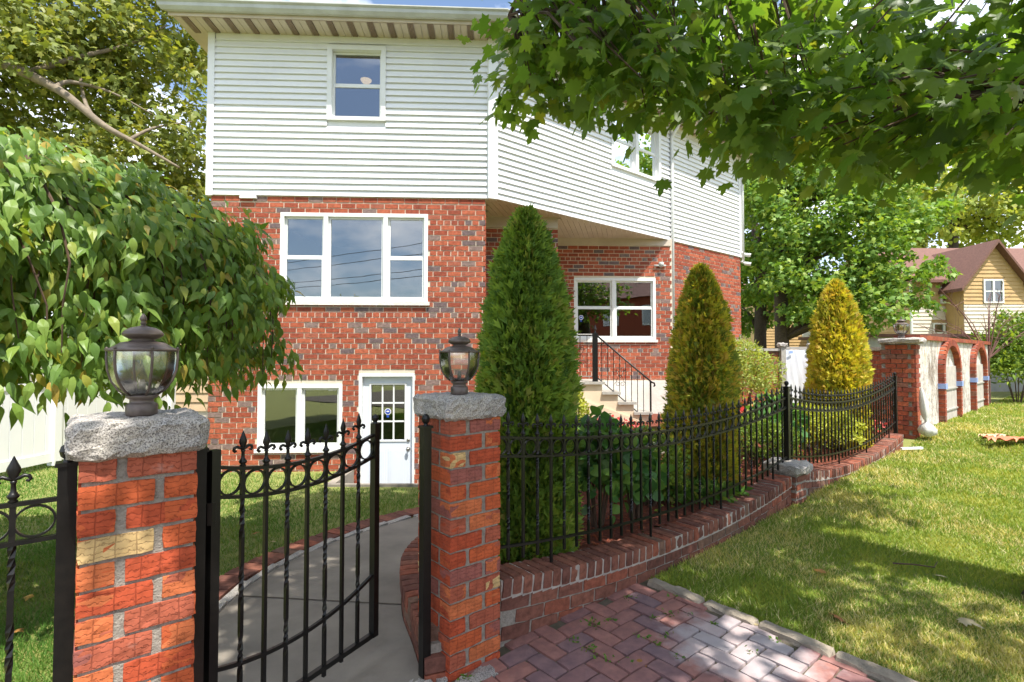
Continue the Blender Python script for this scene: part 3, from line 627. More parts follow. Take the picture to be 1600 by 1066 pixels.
# basement door
def door():
    s0, s1, z0, z1 = hol_door
    def bar(m_, a0, a1, b0, b1, d0, d1):
        c = A0+AD*((a0+a1)/2)+AN*((d0+d1)/2); m_.obox((c.x, c.y, (b0+b1)/2), AD*((a1-a0)/2), AN*((d1-d0)/2), UP*((b1-b0)/2))
    f = MB(); bar(f, s0, s0+.05, z0, z1, -.12, .004); bar(f, s1-.035, s1, z0, z1, -.12, .004); bar(f, s0+.05, s1-.035, z1-.05, z1, -.12, .003); fo = f.obj('door_frame', M_frame, house)
    a, b = s0+.052, s1-.037; zt = z1-.053; d0, d1 = -.10, -.058
    gl = (a+0.13*(b-a)/0.8, b-0.13*(b-a)/0.8, 0.23, 1.07)
    m_ = MB(); bar(m_, a, gl[0], z0, zt, d0, d1); bar(m_, gl[1], b, z0, zt, d0, d1); bar(m_, gl[0], gl[1], gl[3], zt, d0, d1-.0005); bar(m_, gl[0], gl[1], z0, gl[2], d0, d1-.0005)
    do = m_.obj('door', M_door, house)
    gw = (gl[1]-gl[0])/3; gh = (gl[3]-gl[2])/3; m_ = MB()
    for i in (1, 2): bar(m_, gl[0]+gw*i-.011, gl[0]+gw*i+.011, gl[2], gl[3], d0+.008, d1-.004)
    for j in (1, 2):
        for i in range(3): bar(m_, gl[0]+gw*i+.011, gl[0]+gw*(i+1)-.011, gl[2]+gh*j-.011, gl[2]+gh*j+.011, d0+.008, d1-.005)
    bar(m_, gl[0]-.025, gl[0], gl[2]-.025, gl[3]+.025, d1, d1+.012); bar(m_, gl[1], gl[1]+.025, gl[2]-.025, gl[3]+.025, d1, d1+.012); bar(m_, gl[0], gl[1], gl[3], gl[3]+.025, d1, d1+.011); bar(m_, gl[0], gl[1], gl[2]-.025, gl[2], d1, d1+.011)
    m_.obj('muntin', M_frame, do)
    for i in range(3):
        for j in range(3):
            g = MB(); bar(g, gl[0]+gw*i+.011, gl[0]+gw*(i+1)-.011, gl[2]+gh*j+.011, gl[2]+gh*(j+1)-.011, -.08, -.075); g.obj('pane', M_glass, do)
    for i in (0, 1):       # two raised panels below the glass
        pa = a+0.10+(b-a-0.2)*(0.53*i); pb = pa+(b-a-0.2)*0.47; m_ = MB()
        bar(m_, pa, pb, -0.62, 0.10, d1, d1+.006); bar(m_, pa+.03, pb-.03, -0.59, 0.07, d1+.006, d1+.011); m_.obj('panel', M_door, do)
    for zk, r in ((0.225, .027), (0.095, .030)):
        c = A0+AD*(b-.065)+AN*(d1+.002); m_ = MB(); prof_ = [(r, 0), (r, .008), (.012, .012), (.012, .03), (r*.8, .038), (r*.95, .055), (r*.5, .068)] if zk < .2 else [(r, 0), (r*.95, .012), (r*.6, .016)]
        q = MB(); q.lathe(prof_, 14); k_ = Matrix(((AD.x, 0, AN.x, c.x), (AD.y, 0, AN.y, c.y), (0, 1, 0, zk), (0, 0, 0, 1)))
        link('handle' if zk < .2 else 'deadbolt', q.mesh('handle', True), do, k_, M_knob)
    sticker(gl[0]+gw*1.48, gl[2]+gh*1.53, A0, AD, AN, -.072, do)
def sticker(s, z, P0, dv, nv, d, parent):
    c = P0+dv*s+nv*d
    def disc(r, dz, dd, mat, nm, n=8, sy=1.0):
        m_ = MB(); pts = [c+dv*(r*math.cos(math.pi/8+k*2*math.pi/n))+UP*(z+dz+sy*r*math.sin(math.pi/8+k*2*math.pi/n))+nv*dd for k in range(n)]
        m_.add(pts+[p+nv*0.001 for p in pts], [tuple(range(n, 2*n))]+[(i, (i+1) % n, (i+1) % n+n, i+n) for i in range(n)]); return m_.obj(nm, mat, parent)
    disc(.052, 0, 0, M_wht, 'sticker'); disc(.041, 0, .002, M_blue, 'sticker'); disc(.024, .003, .004, M_wht, 'sticker', 8, .45)
    m_ = MB(); m_.obox((c.x, c.y, z-.072), dv*.018, nv*.0012, UP*.017); m_.obj('sticker', M_blue, parent)
door()
# sticker in the entrance window and label in the basement window
sticker(hol_A3[0]+0.155, 2.30, A3a, AD, AN, -0.035, house)
c = A0+AD*(hol_low[1]-0.17)-AN*0.043
m_ = MB(); m_.obox((c.x, c.y, 1.0), AD*.055, AN*.001, UP*.02); lb = m_.obj('sticker', M_wht, house)
m_ = MB(); m_.obox((c.x+AD.x*.03, c.y+AD.y*.03, 1.0), AD*.018, AN*.0016, UP*.014); m_.obj('sticker', M_blue, house)
# downspouts, cameras, vent hood, bracket
def downspout(P, zt, zb):
    m_ = MB(); m_.tube([P+BN*0.27+UP*(ZE+0.03), P+BN*0.20+UP*(ZE-0.12), P+BN*0.06+UP*(ZE-0.27), P+BN*0.055+UP*(ZE-0.4), P+BN*0.055+UP*zb], 0.034, 8); m_.obj('downspout', M_frame, house, True)
downspout(B0+BD*BSEAM, 0, 0.35); downspout(Bend-BD*0.0+BD*0.045, 0, ZS-0.12)
for dz, ds_ in ((0.10, 0.10), (-0.12, 0.06)):
    P = Bend+BD*0.03+BN*0.03+UP*(ZS+dz); m_ = MB(); m_.obox(P+BD*0.05, BD*0.05, BN*0.022, UP*0.022); m_.lathe([(.045, 0), (.045, .02)], 10, tuple(P)); m_.tube([P+BD*0.1, P+BD*0.14+BN*0.04-UP*0.03], .018, 8)
    m_.tube([P+BD*0.12+BN*0.0-UP*0.02, P+BD*0.17+BN*0.14-UP*0.055], [.042, .046], 10); m_.obj('security_camera', M_frame, house, False)
    m_ = MB(); m_.tube([P+BD*0.17+BN*0.139-UP*0.0548, P+BD*0.174+BN*0.15-UP*0.0575], .030, 10); m_.obj('camera_lens', M_iron, house)
c = A0+AD*0.56+AN*0.03; m_ = MB(); m_.obox((c.x, c.y, ZS-0.035), AD*0.12, AN*0.03, UP*0.02); m_.obj('vent_hood', M_frame, house)
def scroll(P, dv, nv, pts_list, r, mat, name, parent):
    m_ = MB()
    for pts in pts_list: m_.tube([P+dv*a+UP*b+nv*.05 for a, b in pts], r, 6)
    return m_.obj(name, mat, parent, True)
def spiral(cx, cz, r0, r1, a0, turns, n=22): return [(cx+(r0+(r1-r0)*k/n)*math.cos(a0+turns*2*math.pi*k/n), cz+(r0+(r1-r0)*k/n)*math.sin(a0+turns*2*math.pi*k/n)) for k in range(n+1)]
scroll(A3a+AD*0.14+UP*3.0, AD, AN, [[(0, -.75), (0, 0.28)], spiral(.0, .0, .16, .03, -1.57, 1.6), spiral(.08, .22, .08, .02, 3.1, -1.4), [(0, -.12), (.2, -.14), (.34, -.13), (.42, -.17)], spiral(.2, -.08, .07, .02, -1.5, 1.3)], .012, plain('brass_iron', (.33, .27, .18), (.22, .17, .11), 20, .5, .2, 90), 'wall_bracket', house)
m_ = MB(); c = A3a+AD*0.14+AN*.05; m_.obox((c.x, c.y, 2.38), AD*.03, AN*.03, UP*.16); m_.obj('mail_slot', M_iron, house)
c = A3a+AD*(A3L-0.24)+AN*.04; m_ = MB(); m_.lathe([(.03, 0), (.055, .03), (.06, .09), (.04, .1)], 10, (c.x, c.y, 3.35)); m_.tube([c+UP*3.38+AD*.1, c+UP*3.38-AD*.15], .02, 8); m_.obj('floodlight', M_gutter, house, True)
# lit ceiling lamp inside the upper room
c = at(572, 121, 8.75)
lampt = thing('ceiling_lamp', (c.x, c.y, 6.36), 'small lit glass ceiling lamp behind the upper window', 'ceiling lamp')
M_bulb = bpy.data.materials.new('lamp_glow'); M_bulb.use_nodes = True; b_ = M_bulb.node_tree.nodes['Principled BSDF']; b_.inputs['Base Color'].default_value = (.9, .7, .45, 1); b_.inputs['Emission Color'].default_value = (1, .66, .3, 1); b_.inputs['Emission Strength'].default_value = 1.1
m_ = MB(); m_.lathe([(.02, 0), (.06, .015), (.092, .055), (.095, .068), (.09, .07)], 16, (c.x, c.y, 6.22)); m_.obj('shade', M_bulb, lampt, True)
m_ = MB(); m_.lathe([(.11, .07), (.11, .085), (.04, .10), (.015, .16)], 16, (c.x, c.y, 6.22)); m_.obj('fitting', M_bronze, lampt, True)
# ------------------------------------------------------------------ entrance steps
steps = thing('entrance_steps', (1.4, 9.6, 0.2), 'stone topped entrance steps with cream stuccoed sides in the house corner', 'steps')
SX = [(0.92, 1.66, 1.03), (1.66, 1.95, 0.845), (1.95, 2.24, 0.66), (2.24, 2.53, 0.475)]
SYF = 9.42
for i, (xa, xb, zt) in enumerate(SX):
    ya = SYF; yb = (A3a+AD*1.2).y-0.05
    m_ = MB(); m_.box(xa, xb+(0.0 if i else 0), ya+0.03, yb, -0.1, zt-0.05); m_.obj('riser', M_cream, steps)
    m_ = MB(); m_.box(xa-0.005*(i > 0)-0.0, xb+0.045, ya-0.02, yb-0.002*i, zt-0.048, zt); m_.obj('tread', M_slate, steps)
m_ = MB(); m_.prism([(0.92, SYF+0.0), (2.70, SYF+0.0), (2.70, SYF+0.028), (0.92, SYF+0.028)], [-0.1]*4, [0.83, 0.2, 0.2, 0.83]); m_.obj('side_wall', M_cream, steps)
rail = thing('stair_railing', (1.5, SYF, 1.0), 'thin black wrought iron handrail along the entrance steps', 'railing')
def rbar(a, b, r, name, n=6): m_ = MB(); m_.tube([a, b], r, n); return m_.obj(name, M_iron, rail)
yq = SYF+0.06
TOPA = Vector((0.96, yq, 1.90)); TOPB = Vector((1.55, yq, 1.90)); BOT = Vector((2.58, yq, 1.02))
rbar(TOPA, TOPB, .014, 'handrail'); 
m_ = MB(); m_.tube([TOPB, BOT, BOT+Vector((.05, 0, -.02)), BOT+Vector((.06, 0, -.06)), BOT+Vector((.035, 0, -.08))], .016, 8); m_.obj('handrail', M_iron, rail, True)
rbar(Vector((0.96, yq, 1.12)), Vector((1.55, yq, 1.12)), .01, 'bottom_rail'); rbar(Vector((1.58, yq, 1.10)), Vector((2.55, yq, 0.27)), .011, 'bottom_rail')
m_ = MB(); m_.box(1.49, 1.585, yq-.03, yq+.03, 1.03, 1.93); m_.lathe([(.02, 0), (.012, .04), (.026, .07), (.018, .1), (.006, .15)], 8, (1.54, yq, 1.93)); m_.obj('newel', M_iron, rail)
rbar(Vector((2.56, yq, 0.18)), Vector((2.56, yq, 1.03)), .018, 'post')
for x in (1.0, 1.13, 1.26, 1.39): rbar(Vector((x, yq, 1.12)), Vector((x, yq, 1.9)), .007, 'baluster', 5)
for k in range(8):
    x = 1.66+k*0.11; t = (x-1.55)/1.03; rbar(Vector((x, yq, 1.10-(x-1.58)*0.856)), Vector((x, yq, 1.90-0.88*t)), .007, 'baluster', 5)
for (x, z) in ((1.26, 1.52), (2.0, 1.12)):
    P = Vector((x, yq-.05, z)); m_ = MB()
    for sg in (-1, 1):
        for pts in (spiral(.05*sg, -.14, .05, .015, 0 if sg > 0 else 3.14, 1.2*sg), spiral(.045*sg, .13, .045, .015, 0 if sg > 0 else 3.14, -1.2*sg), [(.0, .03), (.04*sg, .0), (.075*sg, -.1)], [(.0, -.02), (.05*sg, .06), (.07*sg, .12)]):
            m_.tube([P+Vector((a, .05, b)) for a, b in pts], .0045, 5)
    m_.obj('scroll', M_iron, rail)
# ------------------------------------------------------------------ gate pillars
def rough_box(c, ax, ay, az, cuts=(5, 5, 3), amp=0.012, seed=0, rnd_edge=0.25):
    rg = np.random.default_rng(abs(int(seed))); mb_ = MB(); idx = {}
    nx, ny, nz = cuts; V_ = []; F_ = []
    def vid(i, j, k):
        if (i, j, k) not in idx:
            a, b, d = 2*i/nx-1, 2*j/ny-1, 2*k/nz-1
            p = Vector((a, b, d)); m = sum(1 for q in (a, b, d) if abs(q) > 0.99)
            sh = 1.0-rnd_edge*0.12*(m-1) if m > 1 else 1.0
            q = Vector(c)+Vector(ax)*a*sh+Vector(ay)*b*sh+Vector(az)*d*(1-rnd_edge*.22*(m-1) if m > 1 else 1)
            q += Vector(rg.normal(size=3)*amp)
            idx[(i, j, k)] = len(V_); V_.append(q)
        return idx[(i, j, k)]
    for i in range(nx):
        for j in range(ny):
            F_.append((vid(i, j, 0), vid(i, j+1, 0), vid(i+1, j+1, 0), vid(i+1, j, 0))); F_.append((vid(i, j, nz), vid(i+1, j, nz), vid(i+1, j+1, nz), vid(i, j+1, nz)))
    for i in range(nx):
        for k in range(nz):
            F_.append((vid(i, 0, k), vid(i+1, 0, k), vid(i+1, 0, k+1), vid(i, 0, k+1))); F_.append((vid(i, ny, k), vid(i, ny, k+1), vid(i+1, ny, k+1), vid(i+1, ny, k)))
    for j in range(ny):
        for k in range(nz):
            F_.append((vid(0, j, k), vid(0, j, k+1), vid(0, j+1, k+1), vid(0, j+1, k))); F_.append((vid(nx, j, k), vid(nx, j+1, k), vid(nx, j+1, k+1), vid(nx, j, k+1)))
    mb_.add(V_, F_); return mb_
PB = {}
def pbrick_mesh(L, seed):
    k = (round(L, 3), seed)
    if k not in PB:
        m_ = rough_box((0, 0, 0), (L/2, 0, 0), (0, 0.045, 0), (0, 0, 0.0345), (max(2, int(L/0.03)), 1, 3), 0.0011, seed, 0.10); m_.r = [0.0]*len(m_.v); me = m_.mesh('brick'); me.materials.append(M_pbrick); PB[k] = me
    return PB[k]
def place(name, me, parent, c, ex, mat=None):
    ex = Vector(ex).normalized(); ey = Vector((-ex.y, ex.x, 0)); return link(name, me, parent, Matrix(((ex.x, ey.x, 0, c[0]), (ex.y, ey.y, 0, c[1]), (0, 0, 1, c[2]), (0, 0, 0, 1))), mat)
PW = 0.302
def gate_pillar(P, label, seed):      # P = front left corner
    cen = P+DF*PW/2+NF*PW/2; t = thing('gate_pillar', (cen.x, cen.y, 0), label, 'pillar', 'brick gate pillars')
    m_ = MB(); m_.obox((cen.x, cen.y, 0.58), DF*(PW/2-.008), NF*(PW/2-.008), UP*0.68); m_.obj('mortar', M_gmortar, t)
    bw = 0.092; k = 0; z = -0.05
    while z < 1.19:
        zc = z+COURSE/2
        for face in range(4):
            e = (DF, NF, -DF, -NF)[face]; nrm = (-NF, DF, NF, -DF)[face]; half = PW/2
            longfirst = (k+face) % 2 == 0; LL = PW-bw-0.012-0.0
            c0 = cen+nrm*(half-0.045)-e*half
            L1 = 0.188; L2 = PW-0.188-0.024
            segs = [(0, L1), (L1+.024, PW-L1-.024)] if longfirst else [(0, PW-L1-.024), (PW-L1, L1)]
            for a, L in segs:
                if a == 0 and False: continue
                L_ = L-(0.0 if a else 0.0)
                jit = random.uniform(-.002, .002)
                # corner bricks are shared: shorten where they meet the next face
                a2 = a+(0.0912 if a == 0 and not longfirst else 0); 
                if a == 0 and not longfirst: continue
                if a == 0: place('brick', pbrick_mesh(L_, seed*3+k % 3), t, tuple((c0+e*(a+L_/2)+nrm*jit)[:2])+(zc,), e)
                else: place('brick', pbrick_mesh(L_-(0.001), seed*3+k % 3), t, tuple((c0+e*(a+L_/2)+nrm*jit)[:2])+(zc,), e)
            if not longfirst:
                L_ = PW-L1-.024; place('brick', pbrick_mesh(L_, seed*3+k % 3+1), t, tuple((c0+e*(L_/2)+nrm*(random.uniform(-.002, .002)))[:2])+(zc,), e)
        z += COURSE; k += 1
    cap = rough_box((cen.x, cen.y, 1.262), DF*0.180, NF*0.180, UP*0.056, (14, 14, 6), 0.0034, seed, 0.45)
    cap.obj('cap_stone', M_granite, t)
    return cen
LP = Vector((-1.275, 1.515, 0)); RP = Vector((-0.292, 2.437, 0))
cL = gate_pillar(LP, 'sunlit brick gate pillar with granite cap, nearest the camera on the left of the gate', 1)
cR = gate_pillar(RP, 'shaded brick gate pillar with granite cap between the open gate and the long fence', 2)
# ------------------------------------------------------------------ lanterns
def lantern(P, label, rot=0.3):
    t = thing('post_lantern', tuple(P), label, 'lantern', 'lanterns on the brick pillars')
    L = (P.x, P.y, P.z)
    m_ = MB(); m_.lathe([(.043, 0), (.045, .004), (.045, .036), (.038, .042), (.034, .044), (.034, .054), (.044, .060), (.046, .068), (.03, .071)], 20, L); m_.obj('base', M_bronze, t, True)
    gp = [(.045, .070), (.066, .086), (.086, .116), (.097, .152), (.1005, .190), (.0995, .216)]
    m_ = MB(); n = 6
    for i in range(n):     # six bent glass panes
        a0 = rot+2*math.pi*i/n; a1 = rot+2*math.pi*(i+1)/n; vs_ = []
        for r, z in gp: vs_ += [(L[0]+r*math.cos(a0), L[1]+r*math.sin(a0), L[2]+z), (L[0]+r*math.cos((a0+a1)/2)*.94, L[1]+r*math.sin((a0+a1)/2)*.94, L[2]+z), (L[0]+r*math.cos(a1), L[1]+r*math.sin(a1), L[2]+z)]
        g = MB(); g.add(vs_, [(k*3+j, k*3+j+1, k*3+j+4, k*3+j+3) for k in range(len(gp)-1) for j in range(2)]); g.obj('pane', M_lampglass, t, True)
        g = MB(); g.tube([(L[0]+(r+.001)*math.cos(a0), L[1]+(r+.001)*math.sin(a0), L[2]+z) for r, z in gp], .0042, 6); g.lathe([(.003, 0), (.006, .003), (.003, .008)], 6, (L[0]+.101*math.cos(a0), L[1]+.101*math.sin(a0), L[2]+.221)); g.obj('rib', M_bronze, t, True)
    m_.lathe([(.096, .214), (.1035, .216), (.104, .222), (.09, .226), (.075, .235), (.062, .244), (.04, .248), (.031, .253), (.046, .260), (.058, .268), (.059, .274), (.052, .284), (.036, .294), (.014, .299), (.007, .302), (.007, .306)], 24, L); m_.obj('roof', M_bronze, t, True)
    m_ = MB(); m_.lathe([(.006, .305), (.010, .309), (.006, .314), (.009, .319), (.011, .325), (.007, .334), (.002, .342)], 12, L); m_.obj('finial', M_bronze, t, True)
    m_ = MB(); m_.lathe([(.010, .07), (.010, .10), (.006, .12)], 10, L); m_.obj('lamp_holder', M_slate, t, True)
lantern(Vector((cL.x+0.01, cL.y, 1.318)), 'sunlit bronze lantern with bent glass panes on the nearest, left gate pillar', 0.35)
lantern(Vector((cR.x, cR.y, 1.318)), 'weathered bronze lantern on the shaded gate pillar in front of the brick wall', 0.1)
# ------------------------------------------------------------------ wrought iron
def finial_mesh():
    m_ = MB(); m_.lathe([(.0085, 0), (.013, .004), (.0085, .009), (.013, .014), (.0155, .020), (.010, .027), (.007, .034), (.006, .055), (.009, .06), (.006, .065)], 8)
    n = 8; vs_ = []
    for r, z, dpt in ((.004, .064, .004), (.011, .078, .006), (.017, .094, .0075), (.0155, .103, .007), (.009, .118, .005), (.001, .138, .001)):
        vs_ += [(r*math.cos(2*math.pi*k/n), dpt*math.sin(2*math.pi*k/n), z) for k in range(n)]
    m_.add(vs_, [(i*n+k, i*n+(k+1) % n, (i+1)*n+(k+1) % n, (i+1)*n+k) for i in range(5) for k in range(n)])
    for sg in (-1, 1): m_.tube([(0, 0, .066), (.012*sg, 0, .072), (.024*sg, 0, .078), (.034*sg, 0, .075), (.038*sg, 0, .066), (.033*sg, 0, .060), (.027*sg, 0, .063)], [.005, .006, .006, .006, .0055, .005, .004], 6)
    return m_.mesh('finial', True)
FIN = finial_mesh(); FIN.materials.append(M_iron)
def bar_mesh(L, twisted, w=0.0072):
    m_ = MB(); n = 4
    if not twisted: m_.obox((0, 0, L/2), (w, 0, 0), (0, w, 0), (0, 0, L/2))
    else:
        segs = 40; vs_ = []
        for i in range(segs+1):
            z = L*i/segs; f = i/segs; tw = 0
            for c0 in (0.28, 0.55, 0.8):
                tw += math.pi*1.5*float(ss(c0-0.09, c0+0.09, f))
            vs_ += [(w*1.414*math.cos(tw+math.pi/4+k*math.pi/2), w*1.414*math.sin(tw+math.pi/4+k*math.pi/2), z) for k in range(4)]
        m_.add(vs_, [(i*4+k, i*4+(k+1) % 4, (i+1)*4+(k+1) % 4, (i+1)*4+k) for i in range(segs) for k in range(4)]+[(3, 2, 1, 0), (segs*4, segs*4+1, segs*4+2, segs*4+3)])
    me = m_.mesh('picket'); me.materials.append(M_iron); return me
def ring_mesh(r, t=0.0055, w=0.007):
    m_ = MB(); n = 24; vs_ = []
    for k in range(n):
        a = 2*math.pi*k/n; 
        for rr, y in ((r-t, -w), (r, -w), (r, w), (r-t, w)): vs_.append((rr*math.cos(a), y, rr*math.sin(a)))
    m_.add(vs_, [(k*4+j, ((k+1) % n)*4+j, ((k+1) % n)*4+(j+1) % 4, k*4+(j+1) % 4) for k in range(n) for j in range(4)]); me = m_.mesh('ring'); me.materials.append(M_iron); return me
def frame_m(p, e): e = e.normalized(); return Matrix(((e.x, -e.y, 0, p.x), (e.y, e.x, 0, p.y), (0, 0, 1, p.z), (0, 0, 0, 1)))
def rail_obj(pts, w, h, parent, name):
    m_ = MB(); vs_ = []; n = len(pts)
    for i, p in enumerate(pts):
        t = (pts[min(i+1, n-1)]-pts[max(i-1, 0)]).normalized(); sd = Vector((-t.y, t.x, 0)).normalized(); nn = sd.cross(t)*-1 if False else UP
        vs_ += [p-sd*w-nn*h, p+sd*w-nn*h, p+sd*w+nn*h, p-sd*w+nn*h]
    m_.add(vs_, [(i*4+j, i*4+(j+1) % 4, (i+1)*4+(j+1) % 4, (i+1)*4+j) for i in range(n-1) for j in range(4)]+[(3, 2, 1, 0), tuple(range((n-1)*4, n*4))])
    return m_.obj(name, M_iron, parent)
def iron_panel(t, P, e, L, npick, ztop, gap, drop, below, ring_r, bottom=True, skip_ends=0.0, long_every=None, zlong=None):
    """pickets, finials, rings and rails; ztop(f) is the height of the upper rail"""
    N_ = 40
    for dz, nm in ((0, 'top_rail'), (-gap, 'ring_rail')): rail_obj([P+e*(L*k/N_)+UP*(ztop(k/N_)+dz) for k in range(N_+1)], .009, .0065, t, nm)
    if bottom: rail_obj([P+e*(L*k/N_)+UP*(ztop(k/N_)-drop) for k in range(N_+1)], .009, .007, t, 'bottom_rail')
    base = {tw: bar_mesh(drop+below+0.012, tw) for tw in (False, True)}; RM = ring_mesh(ring_r); sp = L/(npick+1)
    for k in range(1, npick+1):
        f = k/(npick+1); p = P+e*(L*f); zt = ztop(f); me = base[k % 2 == 1]; zb = zt-drop-below
        pk = link('picket', me, t, frame_m(p+UP*zb, e)); link('finial', FIN, pk, frame_m(p+UP*(zt+0.006), e))
        if long_every and k % long_every == 4:
            zl = zlong(f); m_ = MB(); m_.obox((p.x, p.y, (zl+zb)/2), e*.007, Vector((-e.y, e.x, 0))*.007, UP*((zb-zl)/2+.002)); m_.obj('foot_bar', M_iron, t)
    for k in range(0 if ring_r < 0.05 else 1, npick+1):
        f = (k+.5)/(npick+1); p = P+e*(L*f); zt = ztop(f); link('ring', RM, t, frame_m(p+UP*(zt-gap/2), e))
# the long fence, two scalloped panels on the low wall
FA = FS(0.015, 0.10); FB = FS(3.77, 0.10); FC = FS(7.53, 0.10)
def scallop(zl, zr, sag): return lambda f: zl*(1-f)+zr*f-sag*(1-(2*f-1)**2)
def curb_top(s): f = (s % 3.77)/3.77 if s < 3.77 else min((s-3.77)/3.77, 1); return 0.35-0.145*(1-(2*f-1)**2)+(0.03*(s/7.5))
f1 = thing('iron_fence', tuple(FA+UP*0.35), 'black iron fence panel with spear finials between the shaded gate pillar and the granite block', 'fence', 'scalloped iron fence panels')
iron_panel(f1, FA, DF, 3.755, 33, scallop(1.075, 1.095, 0.13), 0.105, 0.60, 0.075, 0.0475, long_every=9, zlong=lambda f: curb_top(3.77*f))
f2 = thing('iron_fence', tuple(FB+UP*0.35), 'black iron fence panel with spear finials between the granite block and the arched wall', 'fence', 'scalloped iron fence panels')
iron_panel(f2, FB, DF, 3.76, 33, scallop(1.10, 1.14, 0.16), 0.105, 0.60, 0.075, 0.0475, long_every=9, zlong=lambda f: curb_top(3.77+3.76*f))
def iron_post(P, z0, z1, w, name, label, grp='iron posts', ball=True, parent=None):
    m_ = MB(); m_.obox((P.x, P.y, (z0+z1)/2), DF*w, NF*w, UP*(z1-z0)/2)
    m_.obox((P.x, P.y, z1+0.006), DF*(w+.006), NF*(w+.006), UP*0.006)
    if ball: m_.lathe([(w*.55, .012), (w*.45, .022), (w*.8, .03), (w*.95, .045), (w*.75, .06), (w*.3, .068)], 12, (P.x, P.y, z1))
    o_ = m_.obj(name, M_iron, parent)
    if parent is None: tag(o_, label, 'post', grp)
    return o_
iron_post(FB, 0.44, 1.19, .024, 'fence_post', 'black iron fence post standing on the granite block')
iron_post(FC, 0.36, 1.20, .022, 'fence_post', 'black iron fence post against the brick pillar of the arched wall')
# posts beside the gate pillars
iron_post(cL+DF*(PW/2+0.024)-NF*0.0, -0.05, 1.175, .0235, 'gate_post', 'black iron hinge post on the gate side of the nearest pillar')
iron_post(cL-DF*(PW/2+0.026), -0.05, 1.175, .0235, 'gate_post', 'black iron post on the left side of the nearest pillar')
iron_post(cR-DF*(PW/2+0.075)-NF*0.05, 0.0, 1.17, .021, 'gate_post', 'black iron latch post beside the shaded gate pillar')
fl = thing('iron_fence', (-1.6, 1.4, 0), 'black iron fence panel with one large ring, left of the nearest pillar', 'fence', 'iron panels in the gate line')
PLp = cL-DF*(PW/2+0.05); 
iron_panel(fl, PLp-DF*0.98, DF, 0.98, 9, scallop(1.075, 1.075, 0.0), 0.115, 0.9, 0.05, 0.049)
# the open gate
GH = Vector((-1.083, 1.872, 0)); GE = Vector((-0.693, 2.604, 0)); GD = (GE-GH).normalized(); GL = (GE-GH).length
gate = thing('garden_gate', tuple(GH), 'black iron garden gate with rings and spear finials, standing half open', 'gate')
iron_panel(gate, GH+GD*0.012, GD, GL-0.024, 7, scallop(1.11, 1.118, 0.052), 0.108, 0.98, 0.0, 0.048, bottom=False)
for p, nm in ((GH, 'hinge_stile'), (GE, 'latch_stile')):
    m_ = MB(); m_.obox((p.x, p.y, 0.645), GD*.0165, Vector((-GD.y, GD.x, 0))*.0165, UP*0.53)
    if nm == 'latch_stile': m_.lathe([(.012, 0), (.01, .008), (.017, .018), (.018, .028), (.012, .04), (.004, .045)], 12, (p.x, p.y, 1.175))
    m_.obj(nm, M_iron, gate)
cur = scallop(0.385, 0.425, 0.075); rail_obj([GH+GD*(GL*k/30)+UP*cur(k/30) for k in range(31)], .007, .008, gate, 'curved_rail')
rail_obj([GH+GD*(GL*k/4)+UP*0.125 for k in range(5)], .011, .012, gate, 'bottom_rail')
for z in (0.3, 0.95):
    m_ = MB(); m_.tube([GH-GD*.01+UP*(z-.04), GH-GD*.01+UP*(z+.04)], .02, 8); m_.obj('hinge', M_iron, gate)
